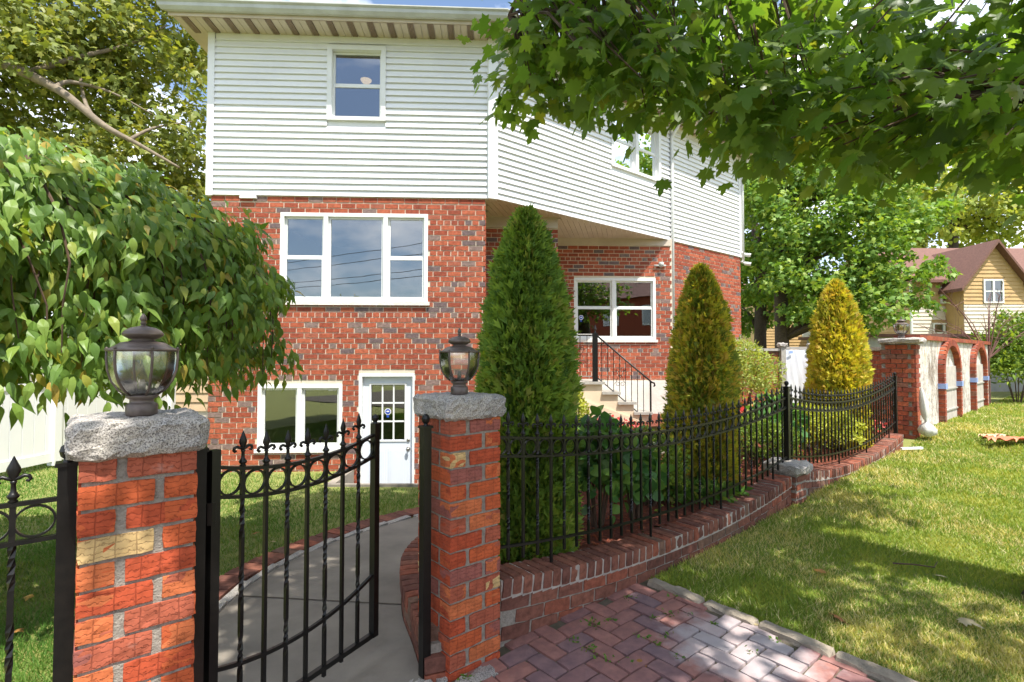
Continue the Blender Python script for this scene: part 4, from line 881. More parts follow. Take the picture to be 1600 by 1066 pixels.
# ------------------------------------------------------------------ low brick wall under the fence
lw1 = thing('low_wall', tuple(FS(1.9, 0.1, 0)), 'low brick edging wall with a brick-on-edge top below the nearer fence panel', 'wall', 'low brick walls under the fence')
lw2 = thing('low_wall', tuple(FS(5.6, 0.1, 0)), 'low brick edging wall with a brick-on-edge top below the farther, sunlit fence panel', 'wall', 'low brick walls under the fence')
RW = 0.0735; DEPTH = 0.20
rlm = [rough_box((0, 0, 0), (0.0308, 0, 0), (0, 0.105, 0), (0, 0, 0.050), (2, 5, 3), 0.0016, 40+i, 0.22) for i in range(4)]
for q in rlm: q.r = [0.0]*len(q.v)
rlm = [q.mesh('brick', False) for q in rlm]
for q in rlm: q.materials.append(M_kbrick)
def low_wall(t, s0, s1):
    n = int((s1-s0)/RW); core = MB(); jt = MB()
    for k in range(n):
        s = s0+(k+.5)*(s1-s0)/n; zt = curb_top(s); e = (DF+UP*0)
        sl = (curb_top(s+.05)-curb_top(s-.05))/0.1
        p = FS(s, 0.10+random.uniform(-.004, .004), zt-0.05+random.uniform(-.003, .003))
        ex = (DF+UP*sl).normalized(); ez = ex.cross(NF).normalized()
        if ez.z < 0: ez = -ez
        M_ = Matrix(((ex.x, NF.x, ez.x, p.x), (ex.y, NF.y, ez.y, p.y), (ex.z, NF.z, ez.z, p.z), (0, 0, 0, 1)))
        link('brick', random.choice(rlm), t, M_)
        a, b = FS(s-(s1-s0)/n/2, 0.10), FS(s+(s1-s0)/n/2, 0.10)
        c = (a+b)/2; core.obox((c.x, c.y, (zt-0.1-0.12)/2), DF*((s1-s0)/n/2), NF*0.088, UP*((zt-0.1+0.12)/2)); jt.obox((c.x, c.y, zt-0.060), DF*((s1-s0)/n/2), NF*0.0975, UP*0.050)
    core.obj('mortar', M_gmortar, t); jt.obj('joint_mortar', M_jmortar, t)
    for row in range(3):
        s = s0+(0.1 if row % 2 else 0.0)
        while s < s1-.03:
            L = min(0.205, s1-s); zt = curb_top(s+L/2)-0.105-row*0.077
            if zt > float(gz(*FS(s+L/2, -0.02)[:2]))-0.03:
                p = FS(s+L/2, 0.045, zt-0.034); m_ = rough_box((0, 0, 0), (L/2-.002, 0, 0), (0, 0.04, 0), (0, 0, 0.0355), (4, 1, 2), 0.0018, int(s*100)+row, 0.12); m_.r = [0.0]*len(m_.v)
                sl = (curb_top(s+L/2+.05)-curb_top(s+L/2-.05))/0.1; ex = (DF+UP*sl).normalized(); ez = ex.cross(NF).normalized()
                link('brick', m_.mesh('brick'), t, Matrix(((ex.x, NF.x, ez.x, p.x), (ex.y, NF.y, ez.y, p.y), (ex.z, NF.z, ez.z, p.z), (0, 0, 0, 1))), M_kbrick)
            s += 0.213
low_wall(lw1, 0.0, 3.62); low_wall(lw2, 3.93, 7.5)
# granite block between the two panels
pier = thing('granite_block', tuple(FS(3.77, 0.08, 0.05)), 'rough granite block on a short brick base at the middle of the fence', 'granite block')
p = FS(3.77, 0.10); rough_box((p.x, p.y, 0.40), DF*0.155, NF*0.20, UP*0.058, (6, 7, 4), 0.006, 77, 0.8).obj('cap_stone', M_granite, pier)
m_ = MB(); m_.obox((p.x, p.y, 0.14), DF*0.118, NF*0.125, UP*0.205); m_.obj('mortar', M_gmortar, pier)
for r in range(4):
    for face, (e, nrm, w, dd) in enumerate(((DF, -NF, 0.125, 0.132), (NF, -DF, 0.132, 0.125), (NF, DF, 0.132, 0.125))):
        for hh in ((-.5, .5) if (r+face) % 2 else (0,)):
            L = w-.006 if hh else 2*w-.012; c = p+e*(hh*w if hh else 0)+nrm*(dd-.03); m_ = rough_box((0, 0, 0), (L/2, 0, 0), (0, .032, 0), (0, 0, .0325), (2, 1, 2), .002, r*7+face, .5); m_.r = [0.0]*len(m_.v)
            place('brick', m_.mesh('brick'), pier, (c.x, c.y, 0.30-r*0.077), e, M_kbrick)
# curved retaining kerb along the path behind the pillar
rk = thing('low_wall', (-0.6, 3.3, 0), 'curved brick kerb beside the concrete path behind the shaded pillar', 'wall')
for pt, tg, nr in arc_pts(PR[2:40], 0.0745, -0.095):
    p = Vector((pt.x, pt.y, 0.155)); ex = tg; M_ = Matrix(((ex.x, -nr.x, 0, p.x), (ex.y, -nr.y, 0, p.y), (0, 0, 1, p.z), (0, 0, 0, 1))); link('brick', random.choice(rlm), rk, M_)
for pt, tg, nr in arc_pts(PR[2:40], 0.2, -0.075):
    for r in range(3):
        m_ = MB(); m_.obox((pt.x, pt.y, 0.064-r*0.077), tg*0.096, nr*0.07, UP*0.034, 0.0); m_.obj('brick', M_kbrick, rk)
m_ = MB()
for pt, tg, nr in arc_pts(PR[2:40], 0.1, -0.10): m_.obox((pt.x, pt.y, -0.06), tg*0.056, nr*0.078, UP*0.20)
m_.obj('mortar', M_gmortar, rk)
# ------------------------------------------------------------------ pavers, kerb and threshold
def paver_mat():
    m, nt, b = newmat('clay_paver'); v = coords(nt); rv = rnd_val(nt)
    r = ramp(nt, [(0, (0.27, 0.135, 0.12)), (0.35, (0.32, 0.155, 0.13)), (0.7, (0.24, 0.125, 0.12)), (1, (0.21, 0.14, 0.15))]); nt.links.new(rv.outputs[0], r.inputs['Fac'])
    n = noise(nt, 13, 5, 0.6, v); r2 = ramp(nt, [(0.35, (0.75, 0.75, 0.8)), (0.65, (1.12, 1.08, 1.05))]); nt.links.new(n.outputs['Fac'], r2.inputs['Fac'])
    col = mixc(nt, 1.0, r.outputs['Color'], r2.outputs['Color'], 'MULTIPLY')
    # white paint spilled over the pavers beside the kerb
    sp = nd(nt, 'ShaderNodeSeparateXYZ'); nt.links.new(v, sp.inputs[0]); q = FS(0.98, -0.80)
    ds_ = nd(nt, 'ShaderNodeVectorMath', operation='DISTANCE'); ds_.inputs[1].default_value = (q.x, q.y, 0.0); nt.links.new(v, ds_.inputs[0])
    n2 = noise(nt, 5.5, 4, 0.6, v); ma = nd(nt, 'ShaderNodeMath', operation='MULTIPLY_ADD'); ma.inputs[1].default_value = -0.50; nt.links.new(n2.outputs['Fac'], ma.inputs[0]); nt.links.new(ds_.outputs['Value'], ma.inputs[2])
    r3 = ramp(nt, [(0.0, (0.6, 0.6, 0.6)), (0.16, (0, 0, 0))]); nt.links.new(ma.outputs[0], r3.inputs['Fac'])
    col = mixc(nt, r3.outputs['Color'], col, (0.50, 0.47, 0.48)); nt.links.new(col, b.inputs['Base Color']); b.inputs['Roughness'].default_value = 0.88; b.inputs['Specular IOR Level'].default_value = 0.25
    n3 = noise(nt, 190, 3, 0.6, v); bump(nt, b, n3.outputs['Fac'], 0.35, 0.003)
    return m
M_paver = paver_mat()
M_sand = plain('joint_sand', (0.13, 0.105, 0.08), (0.08, 0.075, 0.045), 20, 1.0, 0.5, 150)
pave = MB(); q = [FS(-9, 0.02), FS(-9, -9), FS(KERB_S+.12, -9), FS(KERB_S+.12, 0.02)]; pave.add([(p.x, p.y, -0.012) for p in q], [(0, 1, 2, 3)]); pavement = pave.obj('pavement', M_sand, None, kind='structure')
PU = 0.1035
pm = []
for i in range(3):
    m_ = rough_box((0, 0, 0), (PU-.0035, 0, 0), (0, PU/2-.0035, 0), (0, 0, 0.03), (4, 2, 2), 0.0012, 90+i, 0.25); m_.r = [0.0]*len(m_.v); me = m_.mesh('paver'); me.materials.append(M_paver); pm.append(me)
for i in range(-16, 14):
    for j in range(-18, 6):
        m = (i-j) % 4
        if m == 0: cs, ct, e = (i+1)*PU, (j+.5)*PU, DF
        elif m == 3: cs, ct, e = (i+.5)*PU, (j+1)*PU, NF
        else: continue
        cs += 0.02; ct -= 0.06
        hs, ht = (PU, PU/2) if e == DF else (PU/2, PU)
        if ct+ht > (0.13 if cs > -0.28 else -0.165) or cs+hs > KERB_S+0.125 or ct < -1.55 or cs < -1.45: continue
        p = FS(cs, ct); 
        if p.y < 1.2: continue
        place('paver', random.choice(pm), pavement, (p.x, p.y, -0.026+random.uniform(-.002, .002)), (e+NF*random.uniform(-.012, .012)))
th = link('threshold', None, None, I4); tag(th, kind='structure')
for r in range(2):
    s = -1.42
    while s < -0.34:
        L = random.uniform(.17, .24); p = FS(s+L/2, 0.0-r*0.115); rough_box((p.x, p.y, -0.03), DF*(L/2-.006), NF*0.052, UP*0.037, (4, 2, 2), 0.003, int(s*50)+r, .5).obj('cobble', M_granite, th); s += L+.004
kerb = link('kerb', None, None, I4); tag(kerb, kind='structure')
t = -0.03; k = 0
while t > -2.0:
    L = random.uniform(.26, .5); p = FS(KERB_S+0.06+0.01*math.sin(k), t-L/2); rough_box((p.x, p.y, -0.015), DF*(0.040+random.uniform(-.005, .005)), NF*(L/2-.004), UP*(0.038+random.uniform(-.006, .004)), (3, 8, 3), 0.0032, 300+k, .4).obj('kerb_stone', M_kstone, kerb); t -= L; k += 1
# ------------------------------------------------------------------ arched garden wall
WA = Vector((6.12, 7.80, 0)); WL = 6.5; WD = DF.copy(); WN = -NF
aw = thing('arched_wall', (8, 9.6, 0.3), 'old garden wall with flaking white render and two blind brick arches', 'wall')
m_, nt, b_ = newmat('flaking_render'); v_ = coords(nt)
mp_ = nd(nt, 'ShaderNodeMapping'); mp_.inputs['Scale'].default_value = (1, 1, 0.45); nt.links.new(v_, mp_.inputs['Vector'])
n1 = noise(nt, 3.6, 7, 0.68, mp_.outputs['Vector']); r1 = ramp(nt, [(0.34, (0.22, 0.17, 0.13)), (0.45, (0.46, 0.41, 0.36)), (0.55, (0.70, 0.66, 0.61)), (0.68, (0.52, 0.42, 0.27))]); nt.links.new(n1.outputs['Fac'], r1.inputs['Fac']); n2_ = noise(nt, 17, 6, 0.7, v_); r2_ = ramp(nt, [(0.36, (0.5, 0.47, 0.44)), (0.5, (1, 1, 1))]); nt.links.new(n2_.outputs['Fac'], r2_.inputs['Fac']); nt.links.new(mixc(nt, 1.0, r1.outputs['Color'], r2_.outputs['Color'], 'MULTIPLY'), b_.inputs['Base Color']); b_.inputs['Roughness'].default_value = 0.95
n3_ = noise(nt, 12, 6, 0.7, v_); bump(nt, b_, n3_.outputs['Fac'], 0.8, 0.03); M_flake = m_
ZW = 1.76
m_ = MB(); c = WA+WD*(0.15+(WL-0.15)/2)-WN*0.14; m_.obox((c.x, c.y, 0.9), WD*((WL-.15)/2), WN*0.14, UP*(ZW-0.9)); m_.obj('rendered_face', M_flake, aw)
sb_cache = {}
def sbrick(L, h, d, mat, seed=0):
    k = (round(L, 3), h, d, mat.name)
    if k not in sb_cache:
        q = MB(); q.obox((0, 0, 0), (L/2, 0, 0), (0, d/2, 0), (0, 0, h/2), 0.0); me = q.mesh('brick'); me.materials.append(mat); sb_cache[k] = me
    return sb_cache[k]
def put(me, parent, c, ex, ez=UP, name='brick'):
    ex = ex.normalized(); ey = ez.cross(ex).normalized(); ez = ex.cross(ey); return link(name, me, parent, Matrix(((ex.x, ey.x, ez.x, c.x), (ex.y, ey.y, ez.y, c.y), (ex.z, ey.z, ez.z, c.z), (0, 0, 0, 1))))
for k in range(int(WL/0.085)):      # coping of bricks on edge
    c = WA+WD*(0.2+k*0.085)-WN*0.12+UP*(ZW+0.036+random.uniform(-.003, .003)); put(sbrick(0.074, 0.07, 0.34, M_oldbrick), aw, c, WD)
m_ = MB(); c = WA+WD*(WL/2+.1)-WN*0.12; m_.obox((c.x, c.y, ZW+0.025), WD*(WL/2-.1), WN*0.155, UP*0.026); m_.obj('mortar', M_gmortar, aw)
# corner pillar of the wall (brick quoins)
m_ = MB(); c = WA+WD*0.11-WN*0.2; m_.obox((c.x, c.y, 0.85), WD*0.13, WN*0.21, UP*0.84); m_.obj('pillar_core', M_gmortar, aw)
for k in range(22):
    z = 0.12+k*0.0725
    L = 0.24 if k % 2 else 0.17
    c = WA+WD*(L/2-0.025)+WN*(0.0)+UP*z; put(sbrick(L, 0.064, 0.06, M_oldbrick), aw, c, WD)
    for j in range(3):
        off = 0.065+j*0.145-(0.07 if k % 2 else 0); c = WA-WD*0.012-WN*(off)+UP*z
        if 0.0 < off < 0.42: put(sbrick(0.135, 0.064, 0.06, M_oldbrick), aw, c, NF)
c = WA+WD*0.09-WN*0.17; rough_box((c.x, c.y, ZW-0.02), WD*0.22, WN*0.28, UP*0.045, (5, 5, 3), .006, 5, .5).obj('cap_stone', M_granite, aw)
for ia, (wc, hw) in enumerate(((2.22, 0.66), (4.98, 0.66))):
    zs = 1.27; zb = 0.30; ro = hw; pr = 0.10
    nj = int((zs-zb)/0.0725)
    for sg in (-1, 1):
        for k in range(nj+1):
            c = WA+WD*(wc+sg*hw)+WN*(pr/2-.01)+UP*(zb+k*0.0725); put(sbrick(0.11 if k % 2 else 0.12, 0.064, pr, M_oldbrick), aw, c, WD)
        m_ = MB(); c = WA+WD*(wc+sg*hw)+WN*(pr/2-.02); m_.obox((c.x, c.y, (zb+zs)/2), WD*0.05, WN*(pr/2-.012), UP*((zs-zb)/2+.03)); m_.obj('mortar', M_gmortar, aw)
        # blue tape round the jamb
        m_ = MB(); c = WA+WD*(wc+sg*hw)+WN*(pr/2-.005); m_.obox((c.x, c.y, 0.99+0.02*ia), WD*0.075, WN*(pr/2+.012), UP*0.045); m_.obj('tape', plain('blue_tape', (.30, .40, .70), (.22, .30, .58), 9, .5, .3, 40), aw)
    na = 19; rise = 0.47
    for k in range(na):
        a = math.pi*(k+.5)/na; cx, cz = -hw*math.cos(a), rise*math.sin(a)
        if cx*cx < 0: pass
        tx, tz = hw*math.sin(a), rise*math.cos(a); tv = (WD*tx+UP*tz).normalized(); rv_ = (WD*(cx/hw/hw)+UP*(cz/rise/rise)).normalized()
        c = WA+WD*(wc+cx)+UP*(zs+cz)+WN*(pr/2-.01); put(sbrick(0.077, 0.11, pr, M_oldbrick), aw, c, tv, rv_)
    m_ = MB()
    for k in range(24):
        a = math.pi*(k+.5)/24; cx, cz = -hw*math.cos(a), rise*math.sin(a); tv = (WD*(hw*math.sin(a))+UP*(rise*math.cos(a))).normalized(); rv_ = (WD*(cx/hw/hw)+UP*(cz/rise/rise)).normalized(); c = WA+WD*(wc+cx)+UP*(zs+cz)+WN*(pr/2-.022); m_.obox(c, tv*0.04, WN*(pr/2-.014), rv_*0.05)
    m_.obj('mortar', M_gmortar, aw)
    # grey boarded infill with cross bars
    m_ = MB(); c = WA+WD*wc+WN*0.012; m_.obox((c.x, c.y, 0.80), WD*(hw-.06), WN*0.012, UP*0.52); inf = m_.obj('infill', plain('grey_infill', (.50, .46, .41), (.36, .33, .30), 6, .9, .5, 30), aw)
    for zz in (0.55, 0.92): m_ = MB(); m_.obox((c.x+WN.x*.02, c.y+WN.y*.02, zz), WD*(hw-.06), WN*0.012, UP*0.012); m_.obj('cross_bar', M_slate, inf)
lantern(Vector((WA+WD*0.09-WN*0.17+UP*(ZW+0.02))), 'distant bronze lantern on the pillar of the arched wall', 0.2)
# shaded brick wall from that pillar back to the side gate, and the wall from there to the house
SG0 = Vector((7.25, 12.4, 0)); 
def garden_wall(P, Q, z0, z1, label, nsign=1, cap=True):
    dv = Q-P; L = dv.length; dv.normalize(); nv = Vector((dv.y, -dv.x, 0))*nsign
    c0 = (P+Q)/2; t = thing('garden_wall', (c0.x, c0.y, z0), label, 'wall', 'brick walls of the side yard')
    m_ = MB(); c = c0-nv*0.1; m_.obox((c.x, c.y, (z0+z1)/2), dv*(L/2), nv*0.1, UP*(z1-z0)/2); m_.obj('mortar', M_gmortar, t)
    rows = brick_rows(L, z0, z1-.01, [], header_every=0); rest_ = MB(); cnt = 0
    rows.sort(key=lambda r: -(r[2]))
    for (s0, s1, za, zb) in rows:
        c = P+dv*((s0+s1)/2)+nv*(-0.010)
        if cnt < 300: put(sbrick(s1-s0, 0.067, 0.04, M_oldbrick), t, c+UP*((za+zb)/2), dv); cnt += 1
        else: rest_.obox((c.x, c.y, (za+zb)/2), dv*((s1-s0)/2), nv*0.02, UP*((zb-za)/2))
    if rest_.v: rest_.obj('brickwork', M_oldbrick, t, kind='stuff')
    m_ = MB(); c = c0-nv*0.08; m_.obox((c.x, c.y, z1+0.03), dv*(L/2), nv*0.15, UP*0.03); m_.obj('coping', M_slate, t)
    return t
garden_wall(WA+Vector((0.05, 0.42, 0)), SG0+Vector((0.12, -0.2, 0)), 0.1, 1.60, 'shaded brick wall running back from the pillar of the arched wall', -1)
gw2 = garden_wall(Vector((5.25, 12.2, 0)), Vector((6.42, 12.34, 0)), 0.1, 1.62, 'brick wall between the house corner and the plastic covered side gate', 1)
sg = thing('side_gate', (6.85, 12.36, 0.3), 'side gate covered with white plastic sheet between two stone posts', 'gate')
for x, nm in ((6.5, 'post'), (7.22, 'post')):
    m_ = MB(); m_.box(x-.055, x+.055, 12.25, 12.37, 0.1, 1.72); m_.obj(nm, M_slate, sg); rough_box((x, 12.31, 1.76), (.10, 0, 0), (0, .10, 0), (0, 0, .045), (4, 4, 3), .008, int(x*10), .7).obj('cap_stone', M_granite, sg)
m_ = MB(); m_.box(6.56, 7.16, 12.30, 12.33, 1.66, 1.72); m_.obj('top_rail', M_slate, sg)
nx_, nz_ = 26, 30; vs_ = [(6.565+0.59*i/nx_, 12.27+0.006*math.sin(i*.9+j*.25)+0.008*math.sin(j*.3-i*.45)+.003*math.sin(i*2.1+j), 0.38+1.27*j/nz_) for i in range(nx_+1) for j in range(nz_+1)]
m_ = MB(); m_.add(vs_, [(i*(nz_+1)+j, (i+1)*(nz_+1)+j, (i+1)*(nz_+1)+j+1, i*(nz_+1)+j+1) for i in range(nx_) for j in range(nz_)]); m_.obj('plastic_sheet', plain('plastic_sheet', (.74, .76, .82), (.66, .69, .76), 4, .3, .3, 10), sg, True)
for x in (6.66, 7.07): m_ = MB(); m_.box(x-.04, x+.04, 12.215, 12.222, 1.56, 1.62); m_.obj('tape', plain('pale_blue_tape', (.30, .42, .75), (.25, .36, .66), 8, .5, 0, 10), sg)
# ------------------------------------------------------------------ neighbours
def clapboards(parent, P, dv, nv, L, z0, z1, mat, exp=0.16, holes=(), top=None):
    z = z0
    while z < z1-0.02:
        zt = min(z+exp, z1); a, b = 0.0, L
        if top: a, b = top((z+zt)/2)
        if b-a > 0.05:
            hs = [(h[0], h[1]) for h in holes if h[2] < zt and h[3] > z]
            for s0, s1 in sub_iv(a, b, hs):
                p = P+dv*s0; q = P+dv*s1; m_ = MB(); m_.add([p+nv*.035+UP*z, q+nv*.035+UP*z, q+nv*.006+UP*zt, p+nv*.006+UP*zt, p+UP*z, q+UP*z], [(0, 1, 2, 3), (0, 4, 5, 1), (0, 3, 4), (1, 5, 2)]); m_.obj('clapboard', mat, parent)
        z += exp
M_tan = plain('tan_clapboard', (0.50, 0.335, 0.15), (0.43, 0.28, 0.125), 3, .7, .1, 30)
M_crm = plain('cream_clapboard', (0.66, 0.59, 0.50), (0.58, 0.51, 0.42), 3, .7, .1, 30)
nh = thing('neighbour_house', (20, 25, 0), 'tan and cream clapboard house with brown gabled roof beyond the arched wall', 'house')
NX, NY = 17.15, 22.0; EZ = CAMZ+3.33; RZ = CAMZ+5.25; BX = (18.65, 21.15); GY = NY-0.9; GZ = CAMZ+5.0*GY/NY-0.05
m_ = MB(); m_.box(NX, 27, NY, NY+6, -0.5, EZ); m_.prism([(NX, NY), (NX, NY+3), (NX, NY+6)], 0, 0); m_ = MB(); m_.box(NX, 27, NY, NY+6, -0.5, EZ); m_.add([(NX, NY, EZ), (NX, NY+6, EZ), (NX, NY+3, RZ-.1)], [(0, 1, 2)]); m_.box(BX[0], BX[1], GY, NY+.5, -0.5, EZ-.2)
gx = (BX[0]+BX[1])/2; m_.add([(BX[0], GY, EZ-.2), (BX[1], GY, EZ-.2), (gx, GY, GZ-.1)], [(0, 1, 2)]); m_.obj('wall', M_tan, nh)
X1, Y1 = Vector((1, 0, 0)), Vector((0, 1, 0)); ZB = CAMZ+2.10
clapboards(nh, Vector((NX, NY, 0)), X1, -Y1, BX[0]-NX, ZB, EZ-.02, M_tan, holes=[(1.25, 1.8, CAMZ+2.2, CAMZ+2.95)])
clapboards(nh, Vector((NX, NY, 0)), X1, -Y1, BX[0]-NX, 0.8, ZB, M_crm, holes=[(0.9, 1.9, CAMZ+0.9, CAMZ+1.4)])
ghw = (BX[1]-BX[0])/2; gsl = (GZ-EZ+.2)/ghw
gtop = lambda z: (max(0, (z+.2-(EZ-.2))/gsl), BX[1]-BX[0]-max(0, (z+.2-(EZ-.2))/gsl)) if z > EZ-.4 else (0, BX[1]-BX[0])
clapboards(nh, Vector((BX[0], GY, 0)), X1, -Y1, 2.5, ZB, GZ-.3, M_tan, top=gtop, holes=[(0.78, 1.65, CAMZ+2.12, CAMZ+3.15)])
clapboards(nh, Vector((BX[0], GY, 0)), X1, -Y1, 2.5, 0.8, ZB, M_crm)
clapboards(nh, Vector((NX, NY+6, 0)), -Y1, -X1, 6, 0.8, RZ-.1, M_tan, top=lambda z: (max(0, (z-EZ)/((RZ-.1-EZ)/3)), 6-max(0, (z-EZ)/((RZ-.1-EZ)/3))) if z > EZ else (0, 6))
m_ = MB(); th_ = .12; e0 = .35
m_.add([(NX-.25, NY-e0, EZ-.12), (27, NY-e0, EZ-.12), (27, NY+3, RZ), (NX-.25, NY+3, RZ), (NX-.25, NY+6+e0, EZ-.12), (27, NY+6+e0, EZ-.12), (NX-.25, NY-e0, EZ-.24), (27, NY-e0, EZ-.24), (27, NY+3, RZ-.12), (NX-.25, NY+3, RZ-.12), (NX-.25, NY+6+e0, EZ-.24), (27, NY+6+e0, EZ-.24)], [(0, 1, 2, 3), (3, 2, 5, 4), (7, 6, 9, 8), (8, 9, 10, 11), (0, 6, 7, 1), (0, 3, 9, 6), (3, 4, 10, 9), (4, 5, 11, 10)]); m_.obj('roof', M_shingle, nh)
m_ = MB(); ya, yb = GY-.3, NY+2.6; el = BX[0]-.3; er = BX[1]+.3; ez_ = EZ-.2-.3*gsl
m_.add([(el, ya, ez_), (gx, ya, GZ), (er, ya, ez_), (el, yb, ez_), (gx, yb, GZ), (er, yb, ez_), (el, ya, ez_-.13), (gx, ya, GZ-.13), (er, ya, ez_-.13), (el, yb, ez_-.13), (gx, yb, GZ-.13), (er, yb, ez_-.13)], [(0, 3, 4, 1), (1, 4, 5, 2), (6, 7, 10, 9), (7, 8, 11, 10), (0, 1, 7, 6), (1, 2, 8, 7), (0, 6, 9, 3), (2, 5, 11, 8)]); m_.obj('roof', M_shingle, nh)
m_ = MB(); m_.tube([(NX-.02, NY-.07, EZ-.2), (NX-.02, NY-.07, 0.8)], .05, 8); m_.obj('downspout', M_frame, nh)
def far_window(x0, x1, z0, z1, y, cols, rows):
    m_ = MB(); fw = .06; m_.box(x0, x0+fw, y-.07, y, z0, z1); m_.box(x1-fw, x1, y-.07, y, z0, z1); m_.box(x0+fw, x1-fw, y-.068, y, z1-fw, z1); m_.box(x0+fw, x1-fw, y-.068, y, z0, z0+fw)
    for c in cols: m_.box(x0+(x1-x0)*c-.04, x0+(x1-x0)*c+.04, y-.066, y, z0+fw, z1-fw)
    for r in rows: m_.box(x0+fw, x1-fw, y-.062, y, z0+(z1-z0)*r-.025, z0+(z1-z0)*r+.025)
    w_ = m_.obj('window', M_frame, nh); g = MB(); g.box(x0+fw, x1-fw, y-.03, y-.02, z0+fw, z1-fw); g.obj('pane', M_glass, w_); return w_
far_window(NX+1.28, NX+1.77, CAMZ+2.22, CAMZ+2.93, NY, [], [.5]); far_window(BX[0]+.8, BX[0]+1.63, CAMZ+2.14, CAMZ+3.13, GY, [.5], [.5]); far_window(NX+.92, NX+1.88, CAMZ+.92, CAMZ+1.38, NY, [.5, .78], [])
ext = thing('neighbour_house', (17, 32, 0), 'low tan clapboard rear wing seen between the tree trunks', 'house')
m_ = MB(); m_.box(14.2, 22, 28.6, 36, -0.5, CAMZ+2.9); m_.obj('wall', M_tan, ext); clapboards(ext, Vector((14.2, 28.6, 0)), X1, -Y1, 4, 0.8, CAMZ+2.9, M_tan); 
m_ = MB(); m_.add([(13.9, 28.2, CAMZ+2.8), (22, 28.2, CAMZ+2.8), (22, 33, CAMZ+4.6), (13.9, 33, CAMZ+4.6), (13.9, 36.4, CAMZ+2.8), (22, 36.4, CAMZ+2.8)], [(0, 1, 2, 3), (3, 2, 5, 4)]); m_.obj('roof', M_shingle, ext)
m_ = MB(); m_.box(16.2, 17.3, 28.53, 28.6, CAMZ+.9, CAMZ+1.7); m_.obj('window', M_frame, ext)
shed = thing('garden_shed', (12, 16, 0), 'grey flat roofed shed behind the brick wall', 'shed')
m_ = MB(); m_.box(10.6, 16, 15.6, 18.4, 0, CAMZ+0.55); m_.obj('wall', plain('grey_block', (.42, .41, .39), (.34, .33, .31), 4, .9, .3, 30), shed); m_ = MB(); m_.box(10.4, 16.2, 15.4, 18.6, CAMZ+0.55, CAMZ+0.64); m_.obj('roof', M_shingle, shed)
# white vinyl fence and tan garage wall behind the left yard
def vinyl(P, Q, z0, z1, label):
    dv = Q-P; L = dv.length; dv.normalize(); nv = Vector((dv.y, -dv.x, 0)); c0 = (P+Q)/2; t = thing('vinyl_fence', (c0.x, c0.y, z0), label, 'fence')
    n = int(L/0.17)
    for k in range(n):
        c = P+dv*(L*(k+.5)/n); m_ = MB(); m_.obox((c.x, c.y, (z0+z1)/2), dv*(L/n/2-.006), nv*.012, UP*((z1-z0)/2-.06)); m_.obj('slat', M_white, t)
    for zz, hh in ((z1-.05, .05), (z0+.1, .07)): m_ = MB(); c = c0; m_.obox((c.x, c.y, zz), dv*(L/2), nv*.03, UP*hh); m_.obj('rail', M_white, t)
    for k in range(int(L/2.4)+1):
        c = P+dv*min(k*2.4, L); m_ = MB(); m_.obox((c.x, c.y, (z0+z1)/2), dv*.06, nv*.06, UP*((z1-z0)/2+.03)); m_.prism([((c+dv*.075*a+nv*.075*b).x, (c+dv*.075*a+nv*.075*b).y) for a, b in ((-1, -1), (1, -1), (1, 1), (-1, 1))], z1+.03, z1+.05); m_.obj('post', M_white, t)
vinyl(Vector((-7.3, 5.6, 0)), Vector((-6.9, 10.4, 0)), -0.15, 1.12, 'white vinyl board fence along the left side of the yard')
gar = thing('garage', (-7, 13, 0), 'tan sided outbuilding seen between the white fence and the house', 'building')
m_ = MB(); m_.box(-12, -5.3, 11.2, 14, -0.3, 2.2); m_.obj('wall', M_crm, gar); clapboards(gar, Vector((-7.9, 11.2, 0)), X1, -Y1, 2.6, 0.3, 2.2, plain('tan_siding', (.52, .38, .24), (.45, .32, .20), 3, .8, .1, 30), exp=.2)
m_ = MB(); m_.box(-12.2, -5.1, 11.0, 14.2, 2.2, 2.32); m_.obj('roof', M_shingle, gar); m_ = MB(); m_.box(-6.45, -6.39, 11.1, 11.16, 0, 2.2); m_.obj('downspout', M_frame, gar)
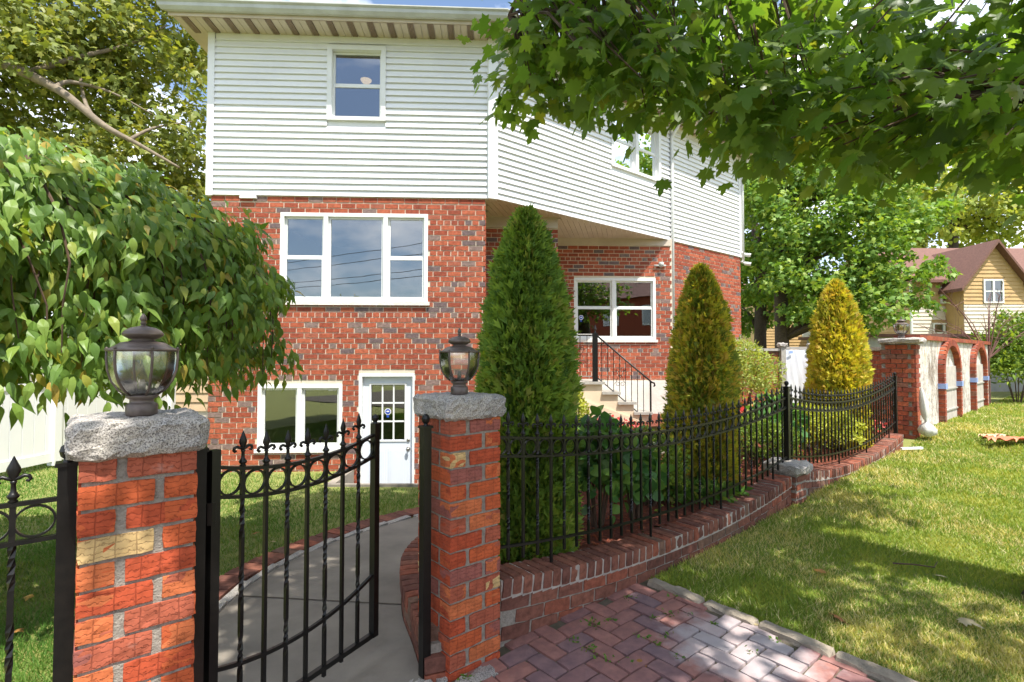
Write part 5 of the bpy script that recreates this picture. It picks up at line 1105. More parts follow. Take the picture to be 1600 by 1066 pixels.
# ------------------------------------------------------------------ shrubs
def arborvitae(P, h, r, label, mat, n=9000, seed=0):
    t = thing('arborvitae', (P.x, P.y, P.z), label, 'shrub', 'clipped columnar arborvitae'); rg = np.random.default_rng(seed)
    m_ = MB(); m_.tube([(P.x, P.y, P.z-.05), (P.x, P.y, P.z+h*.8)], [.035, .01], 7); m_.obj('trunk', M_bark, t)
    f = np.sqrt(rg.random(n))**0.9; f = 1-f; f = rg.random(n)**1.12; a = rg.random(n)*2*math.pi
    prof_ = lambda f: r*np.where(f < .12, .86+f*1.1, 1.0)*np.clip(1-np.clip((f-.10)/.90, 0, 1)**3.1, 0.0, 1)**0.80
    lump = 1+0.07*np.sin(a*3+seed+f*7)+0.06*np.sin(a*5-f*15+seed)+0.05*np.sin(a*9+f*31)
    rad = prof_(f)*lump*(1-0.30*rg.random(n)**2.2)+rg.normal(size=n)*0.008
    Pn = np.stack([P.x+rad*np.cos(a), P.y+rad*np.sin(a), P.z+f*h], -1)
    out = np.stack([np.cos(a), np.sin(a), np.zeros(n)], -1)
    D = out*rg.uniform(.3, 1.0, (n, 1))+np.array([0, 0, 1])*rg.uniform(.3, 1.1, (n, 1))+rg.normal(size=(n, 3))*.28
    tang = np.stack([-np.sin(a), np.cos(a), np.zeros(n)], -1); N = tang*rg.choice([-1, 1], (n, 1))+rg.normal(size=(n, 3))*.6
    S = rg.uniform(.045, .095, n)
    # colour clumps of the foliage itself
    cl = (np.sin(a*2.3+f*9+seed)*np.sin(f*21+a*1.7+seed*2)*.22+.5+rg.normal(size=n)*.17).clip(0, .999)
    me = cloud_mesh('foliage', Pn, D, N, S, FAN[0], FAN[1], cl); me.materials.append(mat); link('foliage', me, t, None, None, 'stuff')
    # inner leaf mass
    n2 = n//3; f = rg.random(n2); a = rg.random(n2)*6.283; rad = prof_(f)*.72*rg.uniform(.6, 1, n2)
    Pn = np.stack([P.x+rad*np.cos(a), P.y+rad*np.sin(a), P.z+f*h*.95], -1); me = cloud_mesh('inner_foliage', Pn, rdir(n2)+np.array([0, 0, .6]), rdir(n2), rg.uniform(.1, .17, n2), FAN[0], FAN[1]); me.materials.append(mat); link('inner_foliage', me, t, None, None, 'stuff')
arborvitae(Vector((0.095, 3.52, 0.17)), 2.32, 0.315, 'tall green arborvitae beside the shaded gate pillar', M_arbG, 15000, 3)
arborvitae(Vector((1.88, 5.08, 0.2)), 2.17, 0.30, 'yellow green arborvitae in the middle, in front of the house downspout', M_arbM, 11000, 4)
arborvitae(Vector((4.60, 7.25, 0.22)), 2.32, 0.355, 'golden arborvitae nearest the arched wall', M_arbY, 11000, 5)
def shrub(name, P, rx, ry, h, label, mat, n, size, tmpl=SMALL, cat='shrub', grp=None, seed=0, shell=.35, flat=1.0, stem=True):
    t = thing(name, (P.x, P.y, P.z), label, cat, grp); rg = np.random.default_rng(seed+50)
    d = rg.normal(size=(n, 3)); d[:, 2] = np.abs(d[:, 2])*1.2-.25; d /= np.linalg.norm(d, axis=1, keepdims=True)
    lump = 1+.10*np.sin(d[:, 0]*7+seed)*np.sin(d[:, 1]*6+1)+.08*np.sin(d[:, 2]*9+d[:, 0]*5)
    k = lump*(1-shell*rg.random(n)**1.6)
    Pn = np.stack([P.x+d[:, 0]*rx*k, P.y+d[:, 1]*ry*k, P.z+h*.45+d[:, 2]*h*.58*k*flat], -1)
    D = d*.7+rg.normal(size=(n, 3))*.6+np.array([0, 0, .3]); N = d+rg.normal(size=(n, 3))*.6+np.array([0, 0, .5])
    me = cloud_mesh('foliage', Pn, D, N, rg.uniform(.7, 1.25, n)*size, tmpl[0], tmpl[1]); me.materials.append(mat); link('foliage', me, t, None, None, 'stuff')
    if stem:
        m_ = MB()
        for k in range(6):
            a = k*1.05; m_.tube([(P.x+.03*math.cos(a), P.y+.03*math.sin(a), P.z-.04), (P.x+rx*.3*math.cos(a), P.y+ry*.3*math.sin(a), P.z+h*.4), (P.x+rx*.6*math.cos(a), P.y+ry*.6*math.sin(a), P.z+h*.75)], [.012, .009, .004], 5)
        m_.obj('stems', M_twig, t)
    return t
G_ = float
def bedp(x, y): return Vector((x, y, float(bed_z(np.array(x), np.array(y)))))
shrub('boxwood', bedp(2.85, 6.05), .50, .42, .55, 'rounded boxwood hedge behind the granite block', M_box, 5200, .034, grp='clipped boxwood', seed=1)
shrub('boxwood', bedp(1.22, 4.55), .33, .30, .62, 'boxwood between the leafy plant and the middle arborvitae', M_box, 3800, .034, grp='clipped boxwood', seed=2)
shrub('boxwood', bedp(3.95, 6.72), .62, .34, .62, 'yellowish boxwood hedge in front of the golden arborvitae', M_gold, 6200, .036, grp='clipped boxwood', seed=3)
shrub('boxwood', bedp(2.45, 6.9), .46, .4, .55, 'boxwood in the back of the bed, left of the side gate', M_box, 3600, .036, grp='clipped boxwood', seed=6)
shrub('golden_bush', bedp(0.72, 6.1), .2, .2, .92, 'small yellow green bush beside the entrance steps', M_gold, 2600, .04, seed=4)
shrub('flowering_bush', Vector((4.35, 9.75, .3)), .72, .6, 1.45, 'loose light green bush hanging over the brick wall by the house corner', M_pale, 5200, .062, OVATE, seed=5, shell=.6)
shrub('leafy_plant', bedp(0.66, 3.98), .30, .28, .80, 'dark green plant with broad leaves right of the tall arborvitae', M_herb, 620, .085, ROUND, 'plant', seed=7, shell=.6)
shrub('leafy_plant', bedp(0.98, 4.12), .20, .2, .62, 'smaller broad leaved plant in front of the nearer boxwood', M_herb, 240, .095, ROUND, 'plant', seed=8, shell=.6)
shrub('leafy_plant', bedp(3.35, 6.55), .34, .3, .7, 'bright green plant with large leaves behind the middle fence post', M_herb, 320, .13, ROUND, 'plant', seed=9, shell=.6)
shrub('ground_cover', bedp(1.55, 4.75), .55, .3, .12, 'low grassy tuft on the mulch below the middle arborvitae', M_shadegrass, 1500, .08, SMALL, 'plant', seed=10, shell=.9, stem=False)
def flowers(P, rx, ry, h, label, n, seed, size=.045):
    t = shrub('flowering_plant', P, rx, ry, h, label, M_herb, n*2, .05, SMALL, 'flowers', 'red bedding flowers', seed=seed, shell=.7); rg = np.random.default_rng(seed)
    Pn = np.stack([P.x+rg.uniform(-rx, rx, n), P.y+rg.uniform(-ry, ry, n), P.z+h*rg.uniform(.55, 1.1, n)], -1); D = rg.normal(size=(n, 3))+np.array([0, -.3, .5]); me = cloud_mesh('petals', Pn, D, rg.normal(size=(n, 3))+np.array([0, -.6, .8]), rg.uniform(.7, 1.2, n)*size, ROUND[0], ROUND[1]); me.materials.append(M_petal); link('petals', me, t, None, None, 'stuff')
flowers(bedp(1.3, 7.3), .5, .25, .34, 'red flowers at the foot of the entrance steps', 160, 21)
flowers(bedp(3.15, 7.6), .36, .3, .5, 'red flowers behind the boxwood near the house downspout', 170, 22, .06)
flowers(bedp(5.0, 7.42), .24, .2, .30, 'red flowers in front of the golden arborvitae by the fence', 200, 23, .05)
flowers(bedp(0.62, 4.9), .16, .16, .5, 'single red flowering plant behind the leafy plant', 40, 24)
flowers(bedp(3.0, 6.55), .18, .14, .34, 'few red flowers just behind the granite block', 40, 25)
# ------------------------------------------------------------------ weeping tree on the left
wt = thing('weeping_tree', (-3.1, 3.65, 0), 'weeping tree with pointed leaves hanging in a dome over the left fence', 'tree')
WC = np.array([-3.40, 3.24]); WR = 1.60; WTOP = 2.80; WHEM = 1.47
m_ = MB(); m_.tube([(-3.46, 3.32, -.1), (-3.44, 3.30, .6), (-3.47, 3.28, 1.4), (-3.42, 3.3, 2.1)], [.10, .085, .075, .06], 10); m_.obj('trunk', M_bark, wt, True)
def dome(th, f):     # f 0 at the apex, 1 at the hem
    rr = WR*np.sin(np.clip(f*1.9, 0, math.pi/2))**.9*(1+.05*np.sin(th*5)+.05*np.sin(th*3+1)); g = np.clip((f*1.9-math.pi/2)/(1.9-math.pi/2), 0, 1)
    z = np.where(f*1.9 < math.pi/2, 1.95+(WTOP-1.95)*np.cos(np.clip(f*1.9, 0, math.pi/2)), 1.95-(1.95-WHEM)*g)
    return WC[0]+rr*np.cos(th), WC[1]+rr*np.sin(th), z
nb = 130; m_ = MB(); LPs, LDs, LNs, LSs = [], [], [], []
for k in range(nb):
    th = 2*math.pi*(k+RNG.random())/nb; hem = RNG.uniform(.86, 1.06); 
    fs = np.linspace(.06, hem, 12); x, y, z = dome(np.full(12, th)+np.cumsum(RNG.normal(size=12)*.02), fs); z = z-RNG.uniform(0, .10); sh = RNG.uniform(.80, 1.0); x = WC[0]+(x-WC[0])*sh; y = WC[1]+(y-WC[1])*sh
    pts = np.stack([x, y, z], -1); m_.tube([tuple(p) for p in pts], list(np.linspace(.013, .003, 12)), 5, False)
m_.obj('branches', M_twig, wt)
n = 40000; th = RNG.random(n)*2*math.pi; f = RNG.random(n)**.62*1.02; x, y, z = dome(th, f); e = 1e-2; x2, y2, z2 = dome(th, f+e)
tg = np.stack([x2-x, y2-y, z2-z], -1); tg /= np.linalg.norm(tg, axis=1, keepdims=True); outw = np.stack([np.cos(th), np.sin(th), np.zeros(n)], -1); Nn = np.cross(np.cross(tg, outw), tg); Nn = outw*.6+np.array([.1, -.35, .85])
dep = 1-.32*RNG.random(n)**1.5; clump = .06*np.sin(th*14+f*9)+.05*np.sin(f*24+th*5)
P_ = np.stack([WC[0]+(x-WC[0])*(dep+clump), WC[1]+(y-WC[1])*(dep+clump), z-(1-dep)*.25+RNG.normal(size=n)*.05+RNG.choice([0, 0, 0, -.12], n)*(f > .9)], -1)
D_ = tg*.55+np.array([0, 0, -.55])+RNG.normal(size=(n, 3))*.46+outw*.3; N_ = Nn+RNG.normal(size=(n, 3))*.5; S_ = RNG.uniform(.06, .115, n)
rest = leaf_objects('leaf', P_, D_, N_, S_, OVATE, M_weep, wt)
me = cloud_mesh('foliage', P_[rest], D_[rest], N_[rest], S_[rest], OVATE[0], OVATE[1]); me.materials.append(M_weep); link('foliage', me, wt, None, None, 'stuff')
# ------------------------------------------------------------------ maple on the right, its crown over the pavement
mt = thing('maple_tree', (3.32, 3.0, 0), 'large street maple whose leafy branches hang across the top right', 'tree')
m_ = MB(); trunk = [(3.44, 2.98, -.1), (3.44, 2.98, .12), (3.44, 2.98, .5), (3.42, 2.96, 1.5), (3.32, 2.9, 2.6), (3.16, 2.8, 3.6), (3.0, 2.6, 5.0), (2.8, 2.4, 6.6)]
m_.tube(trunk, [.44, .33, .26, .235, .22, .21, .17, .09], 14)
LIMBS = [[(3.2, 2.85, 3.6), (2.5, 3.2, 4.3), (1.5, 3.5, 4.35), (.6, 3.6, 4.2), (-.02, 3.6, 3.95)], [(3.16, 2.8, 3.6), (2.4, 2.3, 4.3), (1.4, 1.9, 4.8), (.4, 1.9, 5.0)], [(3.0, 2.6, 4.8), (2.2, 3.2, 5.6), (1.2, 3.4, 6.3), (.3, 3.4, 6.6)],
         [(3.2, 2.9, 3.0), (2.9, 3.6, 3.5), (2.3, 4.1, 3.6), (1.6, 4.3, 3.55)], [(3.2, 2.8, 3.4), (3.5, 1.8, 4.2), (3.3, .6, 4.8)], [(3.1, 2.7, 4.2), (4.0, 3.4, 4.9), (4.8, 3.6, 5.3)], [(3.0, 2.6, 4.9), (1.8, 1.0, 5.8), (.6, .2, 6.1)], [(2.9, 2.5, 5.6), (2.2, 1.8, 7.0), (1.2, 1.6, 7.8)]]
for L in LIMBS: P2 = spline(L, 5); m_.tube(P2, list(np.linspace(.045, .010, len(P2))), 7)
m_.obj('trunk', M_bark, mt, True)
# sprays of leaves: those seen against the house and sky, then the shade-giving crown above and behind the camera
bot_u = [755, 800, 850, 900, 960, 1010, 1080, 1130, 1200, 1260, 1330, 1400, 1450, 1500, 1540, 1600, 1700]
bot_v = [60, 178, 182, 150, 185, 205, 165, 232, 262, 245, 272, 268, 225, 205, 260, 300, 300]
SP = []
for k in range(430):
    u = RNG.uniform(812, 1680); v = float(np.interp(u, bot_u, bot_v))-28-abs(RNG.normal())*125; Y = RNG.uniform(2.7, 4.5)
    if u < 900: Y = RNG.uniform(3.3, 4.2)
    if v < -260: continue
    if 1400 < u < 1560 and v < 40 and RNG.random() < .8: continue
    if 1400 < u < 1530 and RNG.random() < .45: continue
    SP.append((np.array(at(u, v, Y)), 11, .118))
def crown(n, lo, hi, cnt, size):
    for k in range(n): SP.append((RNG.uniform(lo, hi), cnt, size))
crown(40, (-0.3, .1, 5.0), (2.4, 1.6, 6.2), 18, .15); crown(140, (0.1, .2, 4.7), (1.7, 1.6, 5.5), 18, .15); crown(170, (-1.0, 1.2, 6.0), (1.3, 3.6, 8.0), 18, .17); crown(60, (1.2, -1.2, 4.2), (4.2, 2.0, 5.6), 18, .15); crown(16, (1.5, .8, 4.9), (3.9, 1.8, 6.0), 16, .15)
m_ = MB(); PP, DD, NN, SS = [], [], [], []
limbpts = np.array([tuple(p) for L in LIMBS for p in spline(L, 5)])
for c, cnt, size in SP:
    near = limbpts[np.argmin(np.linalg.norm(limbpts-c, axis=1))]; dv = c-near; dist = np.linalg.norm(dv)+1e-6
    if dist < 2.4: m_.tube([tuple(near), tuple(near+dv*.5+np.array([0, 0, .10])), tuple(c)], [.013, .009, .004], 4, False)
    d0 = dv/dist+RNG.normal(size=3)*.4; d0[2] -= .2; d0 /= np.linalg.norm(d0)
    for q in range(cnt):
        off = RNG.normal(size=3)*np.array([.17, .17, .10])*(1 if size < .13 else 1.5)+d0*RNG.uniform(-.15, .15); PP.append(c+off); hd = off+d0*.12; hd[2] = 0; hd /= np.linalg.norm(hd)+1e-6
        DD.append(hd*RNG.uniform(.4, 1.0)+np.array([0, 0, -RNG.uniform(.25, 1.1)])+RNG.normal(size=3)*.2); NN.append(np.array([0, 0, 1.0])+hd*RNG.uniform(.1, .9)+RNG.normal(size=3)*.35); SS.append(size*RNG.uniform(.7, 1.25))
m_.obj('twigs', M_twig, mt, kind='stuff')
PP, DD, NN, SS = map(np.array, (PP, DD, NN, SS))
okc = np.linalg.norm(PP-np.array([0, 0, CAMZ]), axis=1) > 2.2
PP, DD, NN, SS = PP[okc], DD[okc], NN[okc], SS[okc]
rest = leaf_objects('leaf', PP, DD, NN, SS, MAPLE, M_maple, mt)
me = cloud_mesh('foliage', PP[rest], DD[rest], NN[rest], SS[rest], MAPLE[0], MAPLE[1]); me.materials.append(M_maple); link('foliage', me, mt, None, None, 'stuff')
# ------------------------------------------------------------------ background trees
def tree(name, base, trunk_pts, trunk_r, clumps, nleaf, size, label, mat, seed, tmpl=TRI6, limbs=True, lift=.0, grp='trees behind the houses'):
    t = thing(name, tuple(base), label, 'tree', grp); rg = np.random.default_rng(seed); m_ = MB(); m_.tube(trunk_pts, trunk_r, 10)
    top = np.array(trunk_pts[-1]); tp = np.array([tuple(p) for p in trunk_pts])
    if limbs:
        for (c, r) in clumps:
            c = np.array(c); a = tp[np.argmin(np.linalg.norm(tp-c, axis=1)+np.abs(tp[:, 2]-c[2]+1.5)*.4)]; mid = a*.5+c*.5+np.array([0, 0, .25]); m_.tube([tuple(a), tuple(mid), tuple(c)], [trunk_r[-1]*.75, trunk_r[-1]*.45, .02], 6)
    m_.obj('trunk', M_bark, t, True)
    vol = np.array([r**2 for c, r in clumps]); pr_ = vol/vol.sum(); idx = rg.choice(len(clumps), nleaf, p=pr_); cs = np.array([c for c, r in clumps])[idx]; rs = np.array([r for c, r in clumps])[idx]
    # each clump is made of smaller tufts
    nt_ = 14; tuft = rg.normal(size=(len(clumps), nt_, 3)); tuft /= np.linalg.norm(tuft, axis=2, keepdims=True); tuft *= rg.uniform(.45, 1.0, (len(clumps), nt_, 1)); tuft[:, :, 2] *= .75
    tt = tuft[idx, rg.integers(0, nt_, nleaf)]; P_ = cs+tt*rs[:, None]+rg.normal(size=(nleaf, 3))*rs[:, None]*np.array([.2, .2, .13])
    D = rg.normal(size=(nleaf, 3))*.6+(P_-cs)/rs[:, None]*.6+np.array([0, 0, -.35]); N = rg.normal(size=(nleaf, 3))*.55+np.array([0, 0, .8])+(P_-cs)/rs[:, None]*.4
    me = cloud_mesh('crown', P_, D, N, rg.uniform(.7, 1.25, nleaf)*size, tmpl[0], tmpl[1]); me.materials.append(mat); link('crown', me, t, None, None, 'stuff')
    return t
def clumps_px(lst): return [(tuple(at(u, v, Y)), r) for u, v, Y, r in lst]
# plane tree behind the left side of the house
pl = clumps_px([(20, 40, 10, 1.5), (110, 20, 10.5, 1.5), (200, 40, 11, 1.4), (270, 60, 11.5, 1.2), (60, 110, 10, 1.2), (150, 100, 11, 1.3), (230, 130, 11, 1.3), (290, 190, 11.5, .75), (180, 190, 10.5, 1.2), (100, 180, 10.5, 1.0), (250, 220, 11, 1.0), (220, 270, 11, 1.0), (290, 270, 11.5, .7), (150, 260, 10.5, 1.0), (260, 310, 11, .85), (310, 310, 12, .6), (60, -60, 10, 1.6), (170, -70, 11, 1.7), (280, -40, 11.5, 1.5), (80, 240, 11, 1.2), (-60, 60, 10, 1.8), (-80, 160, 10, 1.4), (300, 100, 12, .7), (30, 200, 11, 1.0)])
pt_ = thing
plt = tree('plane_tree', (-12.5, 10.5, -.2), [(-12.5, 10.5, -.3), (-12.4, 10.5, 3), (-12.0, 10.5, 6), (-11.2, 10.5, 8.5)], [.42, .36, .3, .2], pl, 19000, .135, 'large plane tree filling the sky left of the house', M_plane, 31, MAPLE_S, limbs=False)
m_ = MB()
for pth, r in (([(-90, 60, 10), (0, 98, 9.6), (90, 140, 9.5), (160, 195, 9.6), (215, 225, 9.8), (280, 262, 10)], (.12, .02)), ([(85, 138, 9.5), (110, 128, 9.7), (175, 145, 10), (240, 180, 10.4)], (.05, .012)), ([(40, 115, 9.6), (120, 90, 10), (200, 70, 10.5), (260, 40, 11)], (.06, .015)), ([(150, 190, 9.6), (130, 150, 9.9), (120, 60, 10.2)], (.05, .015)), ([(200, 220, 9.8), (240, 200, 10.2), (300, 190, 11)], (.04, .01)), ([(-90, 60, 10), (20, 10, 10), (120, -40, 10.5)], (.1, .03))):
    q = [at(*p) for p in pth]; q = spline([tuple(p) for p in q], 4); m_.tube(q, list(np.linspace(r[0], r[1], len(q))), 7)
m_.tube([(-11.6, 10.5, 7.5), tuple(at(-90, 60, 10))], [.2, .12], 8); m_.obj('limbs', plain('plane_bark', (.26, .21, .15), (.15, .12, .09), 10, .9, .5, 40), plt, True)
# tree row right of the house
c1 = clumps_px([(1190, 300, 17, 1.5), (1240, 260, 17, 1.6), (1300, 300, 16.5, 1.5), (1360, 310, 16, 1.4), (1260, 350, 16, 1.3), (1200, 380, 17, 1.2), (1330, 380, 15.5, 1.2), (1290, 420, 15.5, 1.2), (1380, 390, 15, .9), (1230, 440, 16, 1.0), (1350, 440, 15, 1.0), (1410, 430, 14.5, .75), (1455, 425, 14.5, .55), (1440, 470, 14.5, .5), (1300, 470, 15.5, 1.0), (1370, 480, 14.5, .75), (1400, 360, 16, 1.0), (1430, 320, 17, 1.1), (1170, 450, 18, .9), (1180, 230, 18, 1.5), (1300, 220, 18, 1.8), (1400, 240, 18, 1.6), (1250, 490, 16, .7), (1340, 500, 15, .6)])
t1 = at(1222, 545, 16.5); tree('maple_tree', (t1.x, t1.y, 0), [(t1.x, t1.y, -.3), (t1.x, t1.y, 2), (t1.x-.02, t1.y, 4.2), (t1.x+.1, t1.y, 6.5)], [.26, .21, .19, .12], c1, 27000, .145, 'broad green maple behind the side gate, right of the house', M_backl, 32, MAPLE_S)
c2 = clumps_px([(1175, 350, 21, 1.6), (1200, 300, 21, 1.8), (1185, 420, 21, 1.4), (1160, 480, 21, 1.2), (1215, 470, 20, 1.0), (1185, 240, 21, 2.0), (1150, 400, 21, 1.3), (1230, 380, 20.5, 1.4)])
t2 = at(1188, 535, 20); tree('dark_tree', (t2.x, t2.y, 0), [(t2.x, t2.y, -.3), (t2.x, t2.y, 2.2), (t2.x+.05, t2.y, 4.5), (t2.x-.2, t2.y, 7)], [.26, .22, .20, .12], c2, 11000, .2, 'darker tree with a thick trunk close to the house corner', M_maple, 33, MAPLE_S)
c3 = clumps_px([(1430, 330, 34, 3.0), (1490, 310, 34, 2.6), (1540, 330, 35, 2.6), (1590, 350, 35, 2.6), (1460, 360, 34, 2.0), (1560, 270, 35, 2.6), (1500, 250, 35, 2.5), (1620, 290, 35, 3), (1400, 290, 34, 3), (1520, 370, 36, 1.8)])
tree('far_tree', (30, 35, 0), [(30, 35, -.3), (30, 35, 6), (30.5, 35, 11)], [.5, .42, .25], c3, 10000, .33, 'pale sunlit tree far behind the tan clapboard house', M_pale, 34)
c5 = [((17+dx, 11.5+dy, 7.5+dz), r) for dx, dy, dz, r in ((0, 0, 0, 1.8), (1.2, 1, 1, 1.7), (-1.0, .8, .8, 1.6), (.5, -1.2, .6, 1.6), (0, .3, 2.2, 1.8), (-.8, -1, 2.4, 1.5), (1.3, -.5, 2.6, 1.5), (0, 1.6, 3.2, 1.5), (.2, 0, 4.2, 1.4), (1.5, 2.2, 1.8, 1.5))]
tree('maple_tree', (17, 11.5, 0.3), [(17, 11.5, .2), (17, 11.5, 4), (17, 11.5, 8)], [.28, .24, .12], c5, 7000, .2, 'leafy tree right of the lawn, mirrored in the upper window by the downspout', M_backl, 36, TRI6)
c4 = clumps_px([(40, 330, 13, 1.3), (-40, 280, 12, 1.6), (120, 340, 14, 1.2), (200, 350, 15, 1.1), (280, 380, 15, 1.0), (60, 430, 14, 1.3), (180, 440, 14, 1.2), (280, 460, 15, 1.0), (300, 540, 15, .7), (240, 520, 15, .8)])
tree('shade_tree', (-9.5, 14, -.2), [(-9.5, 14, -.3), (-9.5, 14, 3), (-9.4, 14, 5)], [.25, .2, .12], c4, 7000, .18, 'smaller green tree in the left yard behind the weeping tree', M_backl, 35, MAPLE_S)
# hedge and bare rose at the far right
P = at(1590, 640, 12.2); shrub('tall_bush', Vector((P.x, P.y, .3)), .85, .7, 2.1, 'tall leafy bush at the end of the arched wall', M_box, 4200, .12, OVATE, seed=41, shell=.7)
P = at(1660, 640, 13.5); shrub('tall_bush', Vector((P.x, P.y, .3)), 1.4, .9, 2.6, 'second leafy bush at the right edge of the lawn', M_box, 4200, .13, OVATE, seed=42, shell=.7)
br = thing('bare_shrub', tuple(at(1545, 620, 11.6)), 'leafless reddish twiggy shrub in front of the tan house', 'shrub'); m_ = MB(); rg = np.random.default_rng(3)
b0 = at(1545, 560, 11.9)
for k in range(16):
    a = rg.uniform(-1.2, 1.2); L = rg.uniform(.9, 1.9); e = b0+Vector((math.sin(a)*L*1.1-.2, rg.uniform(-.3, .3), math.cos(a)*L)); md = b0.lerp(e, .5)+Vector((0, 0, .18)); m_.tube([b0-UP*1.2, b0, md, e], [.02, .016, .01, .004], 5)
    for q in range(5):
        f = rg.uniform(.35, .95); s_ = b0.lerp(e, f)+Vector((0, 0, .12*(1-f))); m_.tube([s_, s_+Vector((rg.normal()*.28, rg.normal()*.15, rg.uniform(.05, .4)))], [.006, .002], 4)
m_.obj('twigs', plain('red_twig', (.20, .10, .085), (.14, .07, .06), 12, .8, .2, 60), br)
# ------------------------------------------------------------------ grass
def grass(name, n, sampler, mat, label, hmin, hmax, wid, seed):
    rg = np.random.default_rng(seed); x, y = sampler(rg, n); ok = ~in_pave(x, y) & ~in_poly(x, y, path_poly); ok &= ~((x > WELL[0]-.12) & (x < WELL[1]+.12) & (y > WELL[2]-.14)); x, y = x[ok], y[ok]; n = len(x); z = lawn_z(x, y)-.004
    d = np.hypot(x, y); sc = np.clip(d/4.5, 1, 2.4); h = rg.uniform(hmin, hmax, n)*(.75+.25*np.sin(x*3.1)*np.sin(y*2.7+x))*np.clip(sc, 1, 1.25); a = rg.random(n)*6.283; w = wid*sc; ln = rg.normal(size=(n, 2))*h[:, None]*.55
    V = np.empty((n, 3, 3)); V[:, 0] = np.stack([x-w*np.cos(a), y-w*np.sin(a), z], -1); V[:, 1] = np.stack([x+w*np.cos(a), y+w*np.sin(a), z], -1); V[:, 2] = np.stack([x+ln[:, 0], y+ln[:, 1], z+h], -1)
    patch = .5+.38*np.sin(x*1.9+1.3*np.sin(y*1.1))*np.sin(y*2.3+x*.7)+.24*np.sin(x*6.1+y*3)*np.sin(y*5.2-x*2)
    rnd = (patch*.75+rg.random(n)*.55-.2).clip(0, .999)
    me = tri_mesh(name, V.reshape(-1, 3), np.arange(3*n).reshape(-1, 3), np.repeat(rnd, 3)); me.materials.append(mat); o_ = link(name, me); tag(o_, label, 'grass', kind='stuff'); return o_
def s_right(rg, n):
    Y = 1.9*np.exp(rg.random(n)*math.log(16/1.9)); X = (rg.uniform(.15, 1.5, n))*Y; s, t = fence_st(X, Y); ok = (s > KERB_S+.1) & ((t < -.005) | (s > 7.6)); 
    sw, tw = (X-WA.x)*WD.x+(Y-WA.y)*WD.y, (X-WA.x)*NF.x+(Y-WA.y)*NF.y; ok &= ~((sw > -.05) & (sw < WL) & (tw > -.02)); ok &= ~((s > 7.4) & (tw > -.02)); return X[ok], Y[ok]
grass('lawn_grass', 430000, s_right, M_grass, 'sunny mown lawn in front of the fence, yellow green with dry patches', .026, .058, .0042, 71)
def s_left(rg, n):
    Y = 1.3*np.exp(rg.random(n)*math.log(11/1.3)); X = (rg.uniform(-1.15, .15, n))*Y; ok = (Y < 7.55) | (X < -4.6)
    i = np.searchsorted([p.y for p in PL], Y).clip(0, len(PL)-1); xl = np.array([p.x for p in PL])[i]; ok &= X < xl-.29; s, t = fence_st(X, Y); ok &= t > .16; return X[ok], Y[ok]
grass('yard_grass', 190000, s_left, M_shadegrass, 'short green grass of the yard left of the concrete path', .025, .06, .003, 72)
# mulch chips
n = 26000; rg = np.random.default_rng(5); x = rg.uniform(-.8, 6.5, n); y = rg.uniform(2.6, 9.5, n); ok = in_poly(x, y, bed_poly) & (fence_st(x, y)[1] > .17); x, y = x[ok], y[ok]; n = len(x)
Pm = np.stack([x, y, bed_z(x, y)+rg.uniform(0, .02, n)], -1); Dm = rg.normal(size=(n, 3))*np.array([1, 1, .25]); me = cloud_mesh('mulch_chips', Pm, Dm, rg.normal(size=(n, 3))*.3+np.array([0, 0, 1]), rg.uniform(.02, .05, n), [(-.15, 0, 0), (.15, 0, .05), (.12, 1, .1), (-.12, 1, .05)], [(0, 1, 2), (0, 2, 3)]); me.materials.append(leaf_mat('mulch_chip', [(0, (.13, .035, .02)), (.6, (.27, .065, .03)), (1, (.36, .12, .06))], 0, .9)); o_ = link('mulch_chips', me); tag(o_, 'red brown wood chip mulch spread over the garden bed', 'mulch', kind='stuff')
# weeds in the paver joints
n = 0; Pw, Dw = [], []; rg = np.random.default_rng(9)
for k in range(46):
    s, t = rg.uniform(-.5, KERB_S), -rg.uniform(.06, 1.0); c = FS(round(s/PU)*PU+.02, t)
    for q in range(rg.integers(4, 14)): Pw.append((c.x+rg.normal()*.02*DF.x*1.6, c.y+rg.normal()*.02*DF.y*1.6, .0)); Dw.append((rg.normal()*.8, rg.normal()*.8, .5))
Pw = np.array(Pw); Dw = np.array(Dw); me = cloud_mesh('joint_weeds', Pw, Dw, rg.normal(size=(len(Pw), 3))+np.array([0, 0, 1]), rg.uniform(.012, .03, len(Pw)), SMALL[0], SMALL[1]); me.materials.append(M_shadegrass); o_ = link('joint_weeds', me); tag(o_, 'small weeds growing in the joints between the pavers', 'weeds', kind='stuff')
